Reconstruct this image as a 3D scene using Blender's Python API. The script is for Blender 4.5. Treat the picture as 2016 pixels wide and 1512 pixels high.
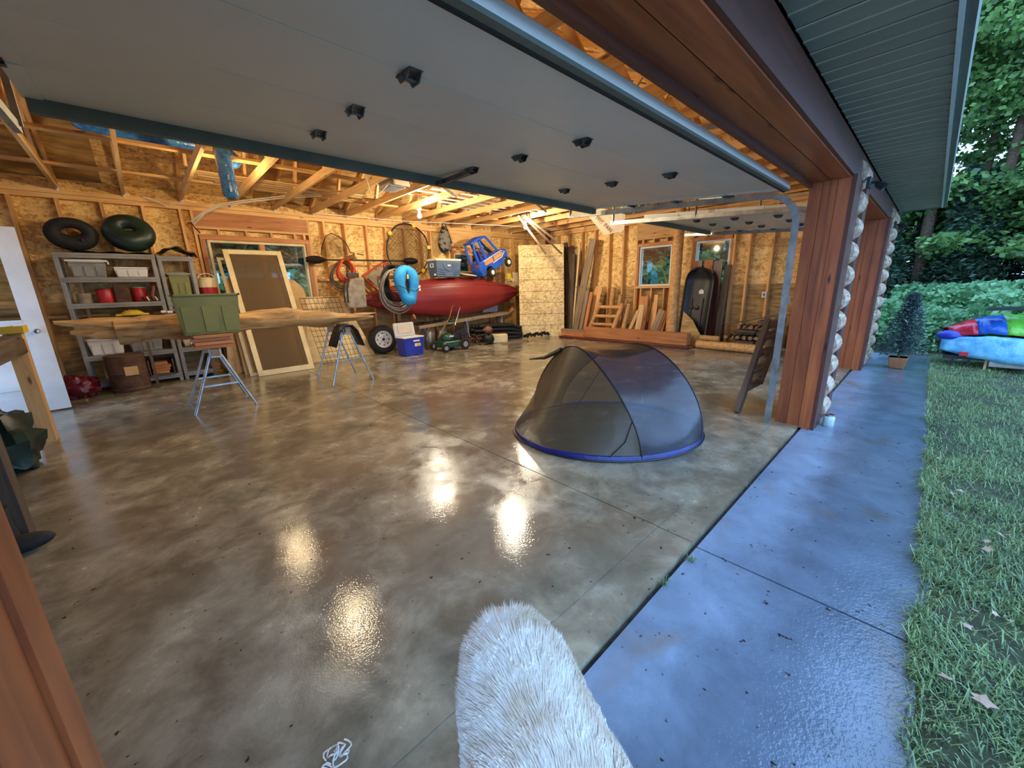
import bpy, math, random
from mathutils import Vector, Matrix
from mathutils import noise as mn

for _o in list(bpy.data.objects):
    bpy.data.objects.remove(_o, do_unlink=True)
SC = bpy.context.scene
COL = SC.collection
PI = math.pi
random.seed(7)

# ------------------------------------------------------------------ camera
# world: X runs along the garage front (away from the viewer), Y into the garage, Z up
CAM = Vector((0.0, 0.0, 1.5))
FPX = 757.0
def _axes():
    a = Vector((1842 - 1008, 542 - 756, FPX))
    x = 277 - 1008.0
    y = -(a.x * x + FPX * FPX) / a.y
    ex = a.normalized(); ey = Vector((x, y, FPX)).normalized()
    ez = ex.cross(ey)
    if ez.y > 0: ez = -ez
    return ex, ey, ez
EX, EY, EZ = _axes()
def ray(u, v):
    p = Vector((u - 1008.0, v - 756.0, FPX))
    return Vector((p.dot(EX), p.dot(EY), p.dot(EZ)))
def atX(u, v, x): d = ray(u, v); return CAM + d * (x / d.x)
def atY(u, v, y): d = ray(u, v); return CAM + d * (y / d.y)
def atZ(u, v, z=0.0): d = ray(u, v); return CAM + d * ((z - CAM.z) / d.z)

cd = bpy.data.cameras.new('camera'); cam = bpy.data.objects.new('camera', cd); COL.objects.link(cam)
cd.sensor_width = 36.0; cd.lens = 36.0 * FPX / 2016.0; cd.clip_start = 0.02; cd.clip_end = 300
right = Vector((EX.x, EY.x, EZ.x)); up = -Vector((EX.y, EY.y, EZ.y)); back = -Vector((EX.z, EY.z, EZ.z))
cam.matrix_world = Matrix(((right.x, up.x, back.x, CAM.x), (right.y, up.y, back.y, CAM.y), (right.z, up.z, back.z, CAM.z), (0, 0, 0, 1)))
SC.camera = cam

# ------------------------------------------------------------------ world: even overcast evening sky
W = bpy.data.worlds.new('evening_sky'); SC.world = W; W.use_nodes = True
bg = W.node_tree.nodes['Background']
bg.inputs[0].default_value = (0.34, 0.58, 1.0, 1); bg.inputs[1].default_value = 3.3
BULB_STRENGTH = 1400.0
# ------------------------------------------------------------------ view
SC.view_settings.view_transform = 'Standard'; SC.view_settings.look = 'None'
SC.view_settings.exposure = 0.55; SC.view_settings.gamma = 1.0; SC.view_settings.use_curve_mapping = False

# ------------------------------------------------------------------ material helpers
def S(r, g, b, a=1.0):
    def f(c):
        c /= 255.0
        return c / 12.92 if c <= 0.04045 else ((c + 0.055) / 1.055) ** 2.4
    return (f(r), f(g), f(b), a)

class G:
    def __init__(s, name):
        s.m = bpy.data.materials.new(name); s.m.use_nodes = True
        s.t = s.m.node_tree; s.b = s.t.nodes['Principled BSDF']; s.out = s.t.nodes['Material Output']
    def n(s, typ, props=None, **inp):
        k = s.t.nodes.new('ShaderNode' + typ)
        for a, b in (props or {}).items(): setattr(k, a, b)
        for a, b in inp.items():
            i = k.inputs[int(a[1:])] if a[0] == 'i' and a[1:].isdigit() else k.inputs[a.replace('_', ' ')]
            if isinstance(b, bpy.types.NodeSocket): s.t.links.new(b, i)
            else: i.default_value = b
        return k
    def set(s, **inp):
        for a, b in inp.items():
            i = s.b.inputs[a.replace('_', ' ')]
            if isinstance(b, bpy.types.NodeSocket): s.t.links.new(b, i)
            else: i.default_value = b
    def coord(s, scale=(1, 1, 1), rand=True, rot=(0, 0, 0)):
        c = s.n('TexCoord').outputs['Object']
        if rand:
            r = s.n('ObjectInfo').outputs['Random']
            m = s.n('Math', {'operation': 'MULTIPLY'}, i0=r, i1=37.0).outputs[0]
            c = s.n('VectorMath', {'operation': 'ADD'}, i0=c, i1=m).outputs[0]
        k = s.n('Mapping', i0=c); k.inputs['Scale'].default_value = scale; k.inputs['Rotation'].default_value = rot
        return k.outputs[0]
    def noise(s, vec, scale, detail=4, rough=0.55, dist=0.0):
        return s.n('TexNoise', Vector=vec, Scale=scale, Detail=detail, Roughness=rough, Distortion=dist).outputs['Fac']
    def ramp(s, fac, stops, interp='LINEAR'):
        k = s.n('ValToRGB', Fac=fac); r = k.color_ramp; r.interpolation = interp
        while len(r.elements) < len(stops): r.elements.new(0.5)
        for e, (p, c) in zip(r.elements, stops):
            e.position = p; e.color = c if len(c) == 4 else (*c, 1)
        return k.outputs['Color']
    def mix(s, fac, a, b, mode='MIX'):
        k = s.n('MixRGB', {'blend_type': mode}, Fac=fac, Color1=a, Color2=b); return k.outputs[0]
    def bump(s, h, strength=0.3, dist=0.01):
        s.set(Normal=s.n('Bump', Strength=strength, Distance=dist, Height=h).outputs[0])

MATS = {}
def flat(name, c1, c2=None, scale=6.0, stretch=(1, 1, 1), rough=0.6, metal=0.0, bump=0.0, bscale=None, spread=(0.35, 0.65), spec=None, rand=True, coat=0.0, detail=4):
    if name in MATS: return MATS[name]
    g = G(name); v = g.coord(stretch, rand)
    if c2 is None: c2 = tuple(min(1, x * 0.72) for x in c1[:3]) + (1,)
    f = g.noise(v, scale, detail)
    g.set(Base_Color=g.ramp(f, [(spread[0], c2), (spread[1], c1)]), Roughness=rough, Metallic=metal)
    if spec is not None: g.set(Specular_IOR_Level=spec)
    if coat: g.set(Coat_Weight=coat, Coat_Roughness=0.1)
    if bump: g.bump(g.noise(v, bscale or scale * 4, 3), bump)
    MATS[name] = g.m; return g.m

def wood(name, c1, c2, dark, rough=0.65, grain=1.0, knots=True, bump=0.25, coat=0.0):
    if name in MATS: return MATS[name]
    g = G(name); v = g.coord((0.7 * grain, 9 * grain, 9 * grain))
    f = g.noise(v, 2.2, 6, 0.6, 0.4)
    c = g.ramp(f, [(0.28, dark), (0.45, c2), (0.68, c1)])
    v2 = g.coord((1, 1, 1))
    blot = g.noise(v2, 2.3, 2)
    c = g.mix(g.ramp(blot, [(0.35, (0, 0, 0, 1)), (0.7, (0.45, 0.45, 0.45, 1))]), c, c2)
    if knots:
        vo = g.n('TexVoronoi', Vector=g.coord((1.6, 6, 6)), Scale=1.3)
        k = g.ramp(vo.outputs['Distance'], [(0.05, (1, 1, 1, 1)), (0.13, (0, 0, 0, 1))])
        c = g.mix(k, c, tuple(x * 0.35 for x in dark[:3]) + (1,))
    rv = g.n('ObjectInfo').outputs['Random']
    hsv = g.n('HueSaturation', Color=c, Value=g.n('MapRange', Value=rv, i3=0.8, i4=1.15).outputs[0])
    g.set(Base_Color=hsv.outputs[0], Roughness=rough)
    if coat: g.set(Coat_Weight=coat, Coat_Roughness=0.25)
    if bump: g.bump(f, bump, 0.004)
    MATS[name] = g.m; return g.m

def osb(name, light, mid, dark):
    g = G(name)
    cols = []
    f = None
    for i, (rot, st) in enumerate(((0.3, (22, 60, 22)), (1.2, (60, 20, 60)), (2.3, (24, 24, 62)))):
        vo = g.n('TexVoronoi', Vector=g.coord(st, True, (rot, rot * 0.7, rot * 1.3)), Scale=0.55)
        h = g.n('SeparateColor', Color=vo.outputs['Color']).outputs[i % 3]
        f = h if f is None else g.n('Math', {'operation': 'ADD'}, i0=f, i1=h).outputs[0]
    f = g.n('Math', {'operation': 'MULTIPLY'}, i0=f, i1=0.333).outputs[0]
    big = g.noise(g.coord((1, 1, 1)), 1.6, 3)
    f2 = g.n('Math', {'operation': 'MULTIPLY_ADD'}, i0=big, i1=0.55, i2=f).outputs[0]
    c = g.ramp(f2, [(0.45, dark), (0.66, mid), (0.92, light), (1.0, tuple(min(1, x * 1.12) for x in light[:3]) + (1,))])
    g.set(Base_Color=c, Roughness=0.7); g.bump(f, 0.25, 0.003)
    MATS[name] = g.m; return g.m

M_OSB = osb('oriented_strand_board', S(240, 204, 132), S(224, 180, 106), S(184, 136, 72))
M_OSB2 = osb('pale_strand_board', S(232, 208, 150), S(216, 188, 130), S(182, 148, 98))
M_PLY = flat('weathered_plywood', S(196, 158, 96), S(140, 106, 58), 3.0, (1, 1, 6), 0.75, bump=0.1)
M_PLYL = flat('pale_plywood', S(236, 208, 150), S(216, 182, 122), 2.5, (1, 1, 5), 0.7)
M_STUD = wood('pine_stud', S(232, 188, 124), S(212, 162, 98), S(182, 130, 76))
M_STUDR = wood('red_pine', S(214, 150, 92), S(190, 122, 68), S(150, 90, 48))
M_CEDAR = wood('stained_cedar', S(176, 96, 46), S(146, 72, 34), S(96, 44, 24), 0.42, 0.7, True, 0.2, 0.25)
M_CEDARD = wood('dark_stained_cedar', S(98, 46, 28), S(78, 36, 22), S(52, 25, 16), 0.45, 0.7, True, 0.2, 0.2)
M_GREYWOOD = wood('weathered_grey_wood', S(176, 156, 128), S(146, 122, 94), S(92, 72, 52), 0.8)
M_DARKWOOD = wood('dark_weathered_wood', S(110, 92, 72), S(84, 68, 52), S(50, 40, 32), 0.85)
M_PALE = wood('pale_lumber', S(238, 206, 148), S(218, 178, 118), S(184, 138, 84), 0.65)
M_PEELED = wood('peeled_log', S(226, 180, 116), S(200, 146, 84), S(150, 98, 52), 0.6)
M_LOGSIDE = flat('whitewashed_log', S(200, 182, 160), S(150, 116, 86), 5, (0.6, 6, 6), 0.6, bump=0.3)
M_DRIFT = wood('driftwood', S(232, 198, 134), S(190, 146, 88), S(92, 64, 36), 0.75, 0.8, False, 0.6)
M_BARK = flat('bark', S(120, 96, 74), S(70, 54, 42), 8, (1, 4, 4), 0.9, bump=0.6)
M_ENDGRAIN = flat('cut_end', S(168, 136, 96), S(120, 90, 60), 12, rough=0.8)
M_DOOR = flat('painted_door_steel', S(216, 220, 212), S(208, 212, 204), 1.5, rough=0.42)
M_TEAL = flat('green_grey_metal', S(100, 110, 98), S(86, 96, 86), 3, rough=0.55)
M_GALV = flat('galvanised_steel', S(186, 192, 190), S(150, 158, 156), 9, rough=0.38, metal=0.85)
M_HINGE = flat('dull_hinge_steel', S(120, 124, 122), S(70, 74, 74), 14, rough=0.4, metal=0.8)
M_WHITE = flat('white_paint', S(226, 226, 222), S(206, 206, 202), 2, rough=0.45)
M_WHITEPL = flat('white_plastic', S(232, 230, 222), S(214, 212, 204), 2, rough=0.4)
M_CREAM = flat('cream_paint', S(232, 214, 162), S(212, 190, 134), 3, rough=0.5)
M_GREYPL = flat('grey_plastic', S(150, 148, 142), S(126, 124, 118), 3, rough=0.5)
M_BLACK = flat('black_plastic', S(30, 30, 32), S(18, 18, 20), 5, rough=0.45)
M_RUBBER = flat('black_rubber', S(34, 34, 34), S(20, 20, 20), 12, rough=0.75, bump=0.2)
M_SHINYBLK = flat('shiny_black_bag', S(22, 20, 22), S(10, 10, 12), 6, rough=0.22, bump=0.5, bscale=9)
M_GREEN = flat('green_tote_plastic', S(136, 136, 58), S(116, 118, 48), 2, rough=0.42)
M_GREEND = flat('dark_green_rubber', S(34, 58, 48), S(18, 34, 30), 4, rough=0.4)
M_RED = flat('red_plastic', S(190, 40, 40), S(160, 30, 32), 3, rough=0.4)
M_KAYAK = flat('dark_red_polyethylene', S(138, 42, 40), S(118, 32, 34), 1.2, (0.4, 1, 1), 0.36)
M_BLUE = flat('royal_blue_plastic', S(40, 60, 170), S(32, 48, 150), 3, rough=0.38)
M_TOYBLUE = flat('toy_blue_plastic', S(36, 92, 196), S(28, 76, 176), 3, rough=0.35)
M_SLATE = flat('slate_blue_plastic', S(92, 112, 140), S(74, 94, 122), 3, rough=0.4)
M_NAVY = flat('navy_plastic', S(48, 58, 84), S(38, 46, 70), 3, rough=0.4)
M_CYAN = flat('bright_blue_fabric', S(40, 152, 214), S(26, 128, 194), 7, rough=0.7, bump=0.2)
M_BLUEWRAP = flat('blue_bubble_wrap', S(60, 120, 176), S(36, 84, 136), 16, rough=0.18, bump=0.6, bscale=34)
M_ORANGE = flat('orange_cord', S(226, 92, 50), S(196, 72, 38), 9, rough=0.5)
M_HOSE = flat('grey_hose', S(140, 132, 120), S(96, 88, 80), 9, rough=0.5)
M_CANVAS = flat('grey_canvas', S(158, 146, 128), S(126, 114, 98), 9, rough=0.9, bump=0.3)
M_YELLOW = flat('yellow_plastic', S(226, 196, 60), S(200, 168, 44), 6, rough=0.45)
M_MOWER = flat('dark_green_enamel', S(36, 78, 60), S(24, 58, 46), 4, rough=0.3)
M_CHROME = flat('polished_metal', S(210, 210, 206), S(186, 186, 184), 6, rough=0.18, metal=1.0)
M_BROWN = flat('brown_fibre', S(104, 70, 46), S(72, 46, 30), 6, rough=0.8)
M_CARD = flat('cardboard', S(206, 168, 112), S(188, 148, 94), 3, rough=0.85)
M_PAPER = flat('printed_paper', S(232, 218, 190), S(214, 198, 168), 3, rough=0.8)
M_INK = flat('red_brown_ink', S(150, 70, 50), S(138, 60, 44), 5, rough=0.8)
M_TERRA = flat('terracotta', S(176, 116, 74), S(146, 92, 58), 5, rough=0.75)
M_SOFFIT = flat('green_grey_soffit', S(140, 140, 122), S(132, 132, 114), 1.5, rough=0.5)
M_DRIP = flat('pale_drip_edge', S(214, 226, 226), S(200, 214, 214), 3, rough=0.4)
M_SOIL = flat('dark_soil', S(74, 60, 46), S(40, 32, 26), 14, rough=0.95, bump=0.6)
M_BURG = flat('burgundy_sheet', S(110, 24, 34), S(74, 14, 24), 6, rough=0.3, bump=0.4, bscale=6)
M_STEELTUBE = flat('brushed_metal', S(150, 140, 128), S(104, 96, 88), 8, rough=0.35, metal=0.7)

def glass(name, tint=(0.9, 1, 0.97, 1), refl=0.12):
    g = G(name); t = g.n('BsdfTransparent', Color=tint); gl = g.n('BsdfGlossy', Color=(1, 1, 1, 1), Roughness=0.03)
    lw = g.n('LayerWeight', Blend=0.35)
    f = g.n('Math', {'operation': 'MULTIPLY_ADD', 'use_clamp': True}, i0=lw.outputs['Fresnel'], i1=0.6, i2=refl).outputs[0]
    mx = g.n('MixShader', i0=f, i1=t.outputs[0], i2=gl.outputs[0])
    g.t.links.new(mx.outputs[0], g.out.inputs[0]); MATS[name] = g.m; return g.m
M_GLASS = glass('window_glass')

def netting(name, c, opacity, gloss=0.0, rough=0.35, streak=None):
    g = G(name); t = g.n('BsdfTransparent')
    g.set(Base_Color=c, Roughness=rough, Specular_IOR_Level=gloss)
    f = opacity
    if streak:
        nz = g.noise(g.coord(streak, False), 3.0, 4, 0.6)
        f = g.n('MapRange', Value=nz, i1=0.35, i2=0.7, i3=opacity - 0.12, i4=min(1, opacity + 0.18)).outputs[0]
        g.bump(nz, 0.5, 0.02)
    mx = g.n('MixShader', i0=f, i1=t.outputs[0], i2=g.b.outputs[0])
    g.t.links.new(mx.outputs[0], g.out.inputs[0]); MATS[name] = g.m; return g.m

def emit(name, col, strength):
    g = G(name); e = g.n('Emission', Color=col, Strength=strength)
    g.t.links.new(e.outputs[0], g.out.inputs[0]); MATS[name] = g.m; return g.m

def concrete(name, base1, base2, apron=False):
    g = G(name); v = g.coord((1, 1, 1), False)
    n1 = g.noise(v, 0.9, 6, 0.62, 0.2); n2 = g.noise(v, 3.2, 8, 0.66, 0.35); n3 = g.noise(v, 60.0, 3)
    c = g.ramp(n2, [(0.3, base2), (0.7, base1)])
    rust = g.ramp(g.noise(g.coord((0.9, 1.3, 1), False), 1.9, 3, 0.5, 0.2), [(0.60, (0, 0, 0, 1)), (0.72, (0.5, 0.5, 0.5, 1))])
    c = g.mix(rust, c, S(126, 104, 66))
    speck = g.ramp(g.noise(v, 24, 2), [(0.70, (0, 0, 0, 1)), (0.74, (1, 1, 1, 1))])
    c = g.mix(speck, c, S(64, 52, 42))
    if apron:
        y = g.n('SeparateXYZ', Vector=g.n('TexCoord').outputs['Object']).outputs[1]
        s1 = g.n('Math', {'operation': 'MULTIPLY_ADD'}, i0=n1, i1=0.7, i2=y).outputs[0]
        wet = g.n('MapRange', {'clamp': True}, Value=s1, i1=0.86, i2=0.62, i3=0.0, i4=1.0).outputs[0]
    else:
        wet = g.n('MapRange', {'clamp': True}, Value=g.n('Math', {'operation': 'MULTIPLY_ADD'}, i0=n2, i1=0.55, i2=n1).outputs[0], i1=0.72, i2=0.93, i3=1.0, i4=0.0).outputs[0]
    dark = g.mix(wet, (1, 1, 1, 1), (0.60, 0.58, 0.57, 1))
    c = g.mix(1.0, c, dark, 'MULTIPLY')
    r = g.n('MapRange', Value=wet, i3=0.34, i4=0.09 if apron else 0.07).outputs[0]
    g.set(Base_Color=c, Roughness=r, Specular_IOR_Level=0.65)
    h = g.n('Math', {'operation': 'MULTIPLY_ADD'}, i0=n3, i1=0.6, i2=g.noise(v, 70.0 if apron else 110.0, 2)).outputs[0]
    g.bump(h, 0.42 if apron else 0.15, 0.004)
    MATS[name] = g.m; return g.m
M_SLAB = concrete('garage_concrete', S(176, 168, 144), S(138, 128, 106))
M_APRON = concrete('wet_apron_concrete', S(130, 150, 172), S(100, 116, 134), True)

# ------------------------------------------------------------------ geometry helpers
def world(o):
    if o is None: return Matrix()
    if o.parent: return world(o.parent) @ o.matrix_parent_inverse @ o.matrix_basis
    return o.matrix_basis.copy()
def attach(o, p):
    if p is not None:
        o.parent = p; o.matrix_parent_inverse = world(p).inverted()
    return o
def tag(o, label=None, cat=None, group=None, kind=None):
    if label: o['label'] = label
    if cat: o['category'] = cat
    if group: o['group'] = group
    if kind: o['kind'] = kind
    return o
def thing(name, label, cat, loc=(0, 0, 0), group=None, rz=0.0):
    o = bpy.data.objects.new(name, None); COL.objects.link(o); o.empty_display_size = 0.1
    o.location = loc; o.rotation_euler = (0, 0, rz)
    return tag(o, label, cat, group)
def struct(name, loc=(0, 0, 0), label=None):
    o = bpy.data.objects.new(name, None); COL.objects.link(o); o.location = loc; o['kind'] = 'structure'
    if label: o['label'] = label
    return o
def group_of(name, parent):
    o = bpy.data.objects.new(name, None); COL.objects.link(o); return attach(o, parent)
def copy_tree(o, parent=None, mat=None, label=None):
    c = o.copy(); COL.objects.link(c)
    if parent is not None: c.parent = parent
    for ch in [x for x in bpy.data.objects if x.parent == o]: copy_tree(ch, c)
    if mat is not None: c.matrix_basis = mat
    if label: c['label'] = label
    return c

class MB:
    def __init__(s): s.v = []; s.f = []; s.mi = []; s.m = 0
    def add(s, vs, fs):
        b = len(s.v); s.v += [Vector(p) for p in vs]
        for q in fs: s.f.append([i + b for i in q]); s.mi.append(s.m)
        return s
    def box(s, c, d, rot=None):
        c = Vector(c); hx, hy, hz = d[0] / 2, d[1] / 2, d[2] / 2
        vs = [Vector((x, y, z)) for z in (-hz, hz) for y in (-hy, hy) for x in (-hx, hx)]
        if rot is not None: vs = [rot @ p for p in vs]
        return s.add([c + p for p in vs], [(0, 2, 3, 1), (4, 5, 7, 6), (0, 1, 5, 4), (2, 6, 7, 3), (0, 4, 6, 2), (1, 3, 7, 5)])
    def taper(s, c, d0, d1, h):   # frustum box: bottom size d0, top size d1
        x, y, z = c; vs = []
        for (dx, dy), zz in ((d0, z), (d1, z + h)):
            for sy in (-1, 1):
                for sx in (-1, 1): vs.append((x + sx * dx / 2, y + sy * dy / 2, zz))
        return s.add(vs, [(0, 2, 3, 1), (4, 5, 7, 6), (0, 1, 5, 4), (2, 6, 7, 3), (0, 4, 6, 2), (1, 3, 7, 5)])
    def bar(s, p0, p1, w, h, up=(0, 0, 1)):
        p0, p1 = Vector(p0), Vector(p1); R = frame(p1 - p0, up)
        return s.box((p0 + p1) / 2, ((p1 - p0).length, w, h), R)
    def tube(s, pts, r, seg=8, closed=False, cap=True):
        pts = [Vector(p) for p in pts]; n = len(pts)
        rs = r if isinstance(r, (list, tuple)) else [r] * n
        b = len(s.v); prev = None
        for i, p in enumerate(pts):
            if closed: t = pts[(i + 1) % n] - pts[i - 1]
            else: t = pts[min(i + 1, n - 1)] - pts[max(i - 1, 0)]
            t.normalize()
            if prev is None:
                a = Vector((0, 0, 1)) if abs(t.z) < 0.9 else Vector((1, 0, 0)); u = t.cross(a).normalized()
            else:
                u = prev - t * prev.dot(t)
                u = u.normalized() if u.length > 1e-6 else t.orthogonal().normalized()
            prev = u; w = t.cross(u)
            for k in range(seg):
                a = 2 * PI * k / seg; s.v.append(p + (u * math.cos(a) + w * math.sin(a)) * rs[i])
        m = n if closed else n - 1
        for i in range(m):
            for k in range(seg):
                j = (i + 1) % n
                s.f.append([b + i * seg + k, b + i * seg + (k + 1) % seg, b + j * seg + (k + 1) % seg, b + j * seg + k]); s.mi.append(s.m)
        if cap and not closed:
            s.f.append([b + k for k in reversed(range(seg))]); s.mi.append(s.m)
            s.f.append([b + (n - 1) * seg + k for k in range(seg)]); s.mi.append(s.m)
        return s
    def lathe(s, prof, c=(0, 0, 0), seg=24, rot=None, cap=True):
        c = Vector(c); b = len(s.v)
        for r, z in prof:
            for k in range(seg):
                a = 2 * PI * k / seg; p = Vector((r * math.cos(a), r * math.sin(a), z))
                if rot is not None: p = rot @ p
                s.v.append(c + p)
        for i in range(len(prof) - 1):
            for k in range(seg):
                s.f.append([b + i * seg + k, b + i * seg + (k + 1) % seg, b + (i + 1) * seg + (k + 1) % seg, b + (i + 1) * seg + k]); s.mi.append(s.m)
        if cap:
            s.f.append([b + k for k in reversed(range(seg))]); s.mi.append(s.m)
            s.f.append([b + (len(prof) - 1) * seg + k for k in range(seg)]); s.mi.append(s.m)
        return s
    def prism(s, poly, off):   # polygon of 3D points pushed along vector off
        n = len(poly); off = Vector(off); P = [Vector(p) for p in poly]
        fs = [list(range(n))[::-1], list(range(n, 2 * n))] + [[i, (i + 1) % n, n + (i + 1) % n, n + i] for i in range(n)]
        return s.add(P + [p + off for p in P], fs)
    def grid(s, fn, nu, nv, wrapu=False):
        b = len(s.v)
        for i in range(nu):
            for j in range(nv): s.v.append(Vector(fn(i / (nu if wrapu else nu - 1), j / (nv - 1))))
        for i in range(nu if wrapu else nu - 1):
            for j in range(nv - 1):
                i2 = (i + 1) % nu
                s.f.append([b + i * nv + j, b + i2 * nv + j, b + i2 * nv + j + 1, b + i * nv + j + 1]); s.mi.append(s.m)
        return s
    def build(s, name, mats, parent=None, smooth=False, bevel=0.0, center=True, solid=0.0, fix=True):
        if not isinstance(mats, (list, tuple)): mats = [mats]
        vs = s.v; c = Vector((0, 0, 0))
        if center:
            lo = Vector([min(p[i] for p in vs) for i in range(3)]); hi = Vector([max(p[i] for p in vs) for i in range(3)])
            c = (lo + hi) / 2; c.z = lo.z
        me = bpy.data.meshes.new(name); me.from_pydata([tuple(p - c) for p in vs], [], s.f)
        for m in mats: me.materials.append(m)
        if len(mats) > 1: me.polygons.foreach_set('material_index', s.mi)
        if smooth:
            me.polygons.foreach_set('use_smooth', [True] * len(me.polygons)); me.set_sharp_from_angle(angle=math.radians(45))
        me.update()
        o = bpy.data.objects.new(name, me); COL.objects.link(o); o.location = c
        if solid: k = o.modifiers.new('thickness', 'SOLIDIFY'); k.thickness = solid; k.offset = 0
        if bevel: k = o.modifiers.new('bevel', 'BEVEL'); k.width = bevel; k.segments = 2; k.limit_method = 'ANGLE'
        return attach(o, parent)

def frame(d, up=(0, 0, 1)):
    x = Vector(d).normalized(); up = Vector(up)
    if abs(x.dot(up.normalized())) > 0.98: up = Vector((0, 1, 0)) if abs(x.y) < 0.9 else Vector((1, 0, 0))
    y = up.cross(x).normalized(); z = x.cross(y)
    return Matrix((x, y, z)).transposed()
_beams = {}
def beam(name, p0, p1, w, h, mat, parent=None, up=(0, 0, 1), bevel=0.0):
    """rectangular timber from p0 to p1; its own x axis runs along the grain"""
    p0, p1 = Vector(p0), Vector(p1); L = (p1 - p0).length
    key = (name, round(L, 3), round(w, 4), round(h, 4), mat.name)
    me = _beams.get(key)
    if me is None:
        b = MB().box((0, 0, 0), (L, w, h)); me = bpy.data.meshes.new(name)
        me.from_pydata([tuple(p) for p in b.v], [], b.f); me.materials.append(mat); _beams[key] = me
    o = bpy.data.objects.new(name, me); COL.objects.link(o)
    o.matrix_basis = Matrix.Translation((p0 + p1) / 2) @ frame(p1 - p0, up).to_4x4()
    if bevel: k = o.modifiers.new('bevel', 'BEVEL'); k.width = bevel; k.segments = 2
    return attach(o, parent)
def slab(name, lo, hi, mat, parent=None, bevel=0.0, grain='x'):
    """axis-aligned box given by two corners"""
    lo, hi = Vector(lo), Vector(hi); c = (lo + hi) / 2; d = hi - lo
    if grain == 'z': return beam(name, (c.x, c.y, lo.z), (c.x, c.y, hi.z), d.x, d.y, mat, parent, (0, 1, 0), bevel)
    if grain == 'y': return beam(name, (c.x, lo.y, c.z), (c.x, hi.y, c.z), d.x, d.z, mat, parent, (0, 0, 1), bevel)
    return beam(name, (lo.x, c.y, c.z), (hi.x, c.y, c.z), d.y, d.z, mat, parent, (0, 0, 1), bevel)
def rod(name, pts, r, mat, parent=None, seg=8, smooth=True, closed=False):
    return MB().tube(pts, r, seg, closed).build(name, mat, parent, smooth)
def arc(c, r, a0, a1, n, u, v):
    c, u, v = Vector(c), Vector(u), Vector(v)
    return [c + u * (r * math.cos(a0 + (a1 - a0) * i / n)) + v * (r * math.sin(a0 + (a1 - a0) * i / n)) for i in range(n + 1)]
# =================================================================== FLOOR, APRON, GROUND
FRONT = 0.74; XR = 9.95; YB = 9.60; XL = -1.95; PLATE = 3.17
fl = struct('floor', (4, 5, 0), 'wet brown-grey concrete garage floor with a saw-cut joint')
slab('slab_panel', (XL - 0.2, 0.955, -0.12), (2.118, YB + 0.2, 0), M_SLAB, fl)
slab('slab_panel', (2.126, 0.955, -0.12), (XR + 0.2, YB + 0.2, 0), M_SLAB, fl)
slab('threshold_strip', (XL - 0.2, FRONT, -0.12), (2.118, 0.953, -0.004), M_SLAB, fl)
slab('threshold_strip', (2.126, FRONT, -0.12), (XR + 0.3, 0.953, -0.004), M_SLAB, fl)
for o in fl.children:      # keep world-space stains continuous: rebuild with origin at world zero
    pass
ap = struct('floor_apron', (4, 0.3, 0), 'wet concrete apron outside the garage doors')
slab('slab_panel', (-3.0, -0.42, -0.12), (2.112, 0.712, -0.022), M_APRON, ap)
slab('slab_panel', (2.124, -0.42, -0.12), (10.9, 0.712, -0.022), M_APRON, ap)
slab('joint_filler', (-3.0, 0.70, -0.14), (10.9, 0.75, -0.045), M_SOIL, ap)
def world_tex(root):
    for o in root.children:
        me = o.data.copy(); M = world(o); me.transform(M); o.data = me
        o.matrix_basis = Matrix(); o.matrix_parent_inverse = world(root).inverted()
world_tex(fl); world_tex(ap)

# =================================================================== BACK WALL
wb = struct('wall_back', (4, YB, 0), 'back wall of open studs over strand board')
ys0, ys1 = YB, YB + 0.14
def vstud(x, z0, z1, parent=wb, name='stud', mat=M_STUD, w=0.042):
    return slab(name, (x - w / 2, ys0, z0), (x + w / 2, ys1, z1), mat, parent, grain='z')
WIN1 = (1.12, 2.86, 1.25, 2.53); WIN4 = (6.80, 8.02, 1.95, 2.50)
# sheathing panels, each a sheet of its own around the window holes
def sheath_y(x0, x1, z0, z1, mat, y=None, name='sheathing_panel', parent=wb):
    y = ys1 if y is None else y
    slab(name, (x0, y, z0), (x1, y + 0.012, z1), mat, parent)
xs = [XL - 0.15, -1.16, 0.30, 1.06]
for a, b in zip(xs, xs[1:]):
    sheath_y(a, b, 0.0, 1.45 if a < 0 else 1.2, M_PLY); sheath_y(a, b, 1.45 if a < 0 else 1.2, PLATE, M_OSB)
sheath_y(1.06, 2.92, 0.0, WIN1[2], M_PLY); sheath_y(1.06, 2.92, WIN1[3], PLATE, M_OSB)
for a, b in ((2.92, 3.9), (3.9, 5.35), (5.35, 6.76)):
    sheath_y(a, b, 0.0, 1.2, M_PLY); sheath_y(a, b, 1.2, PLATE, M_OSB)
sheath_y(6.76, 8.06, 0.0, WIN4[2], M_PLY); sheath_y(6.76, 8.06, WIN4[3], PLATE, M_OSB)
sheath_y(8.06, XR + 0.16, 0.0, 1.2, M_PLY); sheath_y(8.06, XR + 0.16, 1.2, PLATE, M_OSB)
for x in (-1.9, -1.64, -1.16, -0.68, -0.19, 0.31, 0.81, 3.29, 3.76, 4.27, 4.76, 5.28, 5.77, 6.06, 8.73, 9.2, 9.65):
    vstud(x, 0.04, 3.03)
for x in (0.97, 2.96): vstud(x, 0.04, 3.03, name='king_stud')
for x in (1.05, 2.90): vstud(x, 0.04, 2.58, name='jack_stud', mat=M_STUDR, w=0.08)
for x in (6.64, 8.22): vstud(x, 0.04, 3.03, name='king_stud')
for x in (6.72, 8.12): vstud(x, 0.04, 2.55, name='jack_stud', mat=M_STUDR, w=0.07)
for z in (3.05, 3.12): slab('top_plate', (XL, ys0, z - 0.02), (XR + 0.1, ys1, z + 0.045), M_STUD, wb)
slab('bottom_plate', (XL, ys0, 0), (XR, ys1, 0.04), M_PLY, wb)
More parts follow.
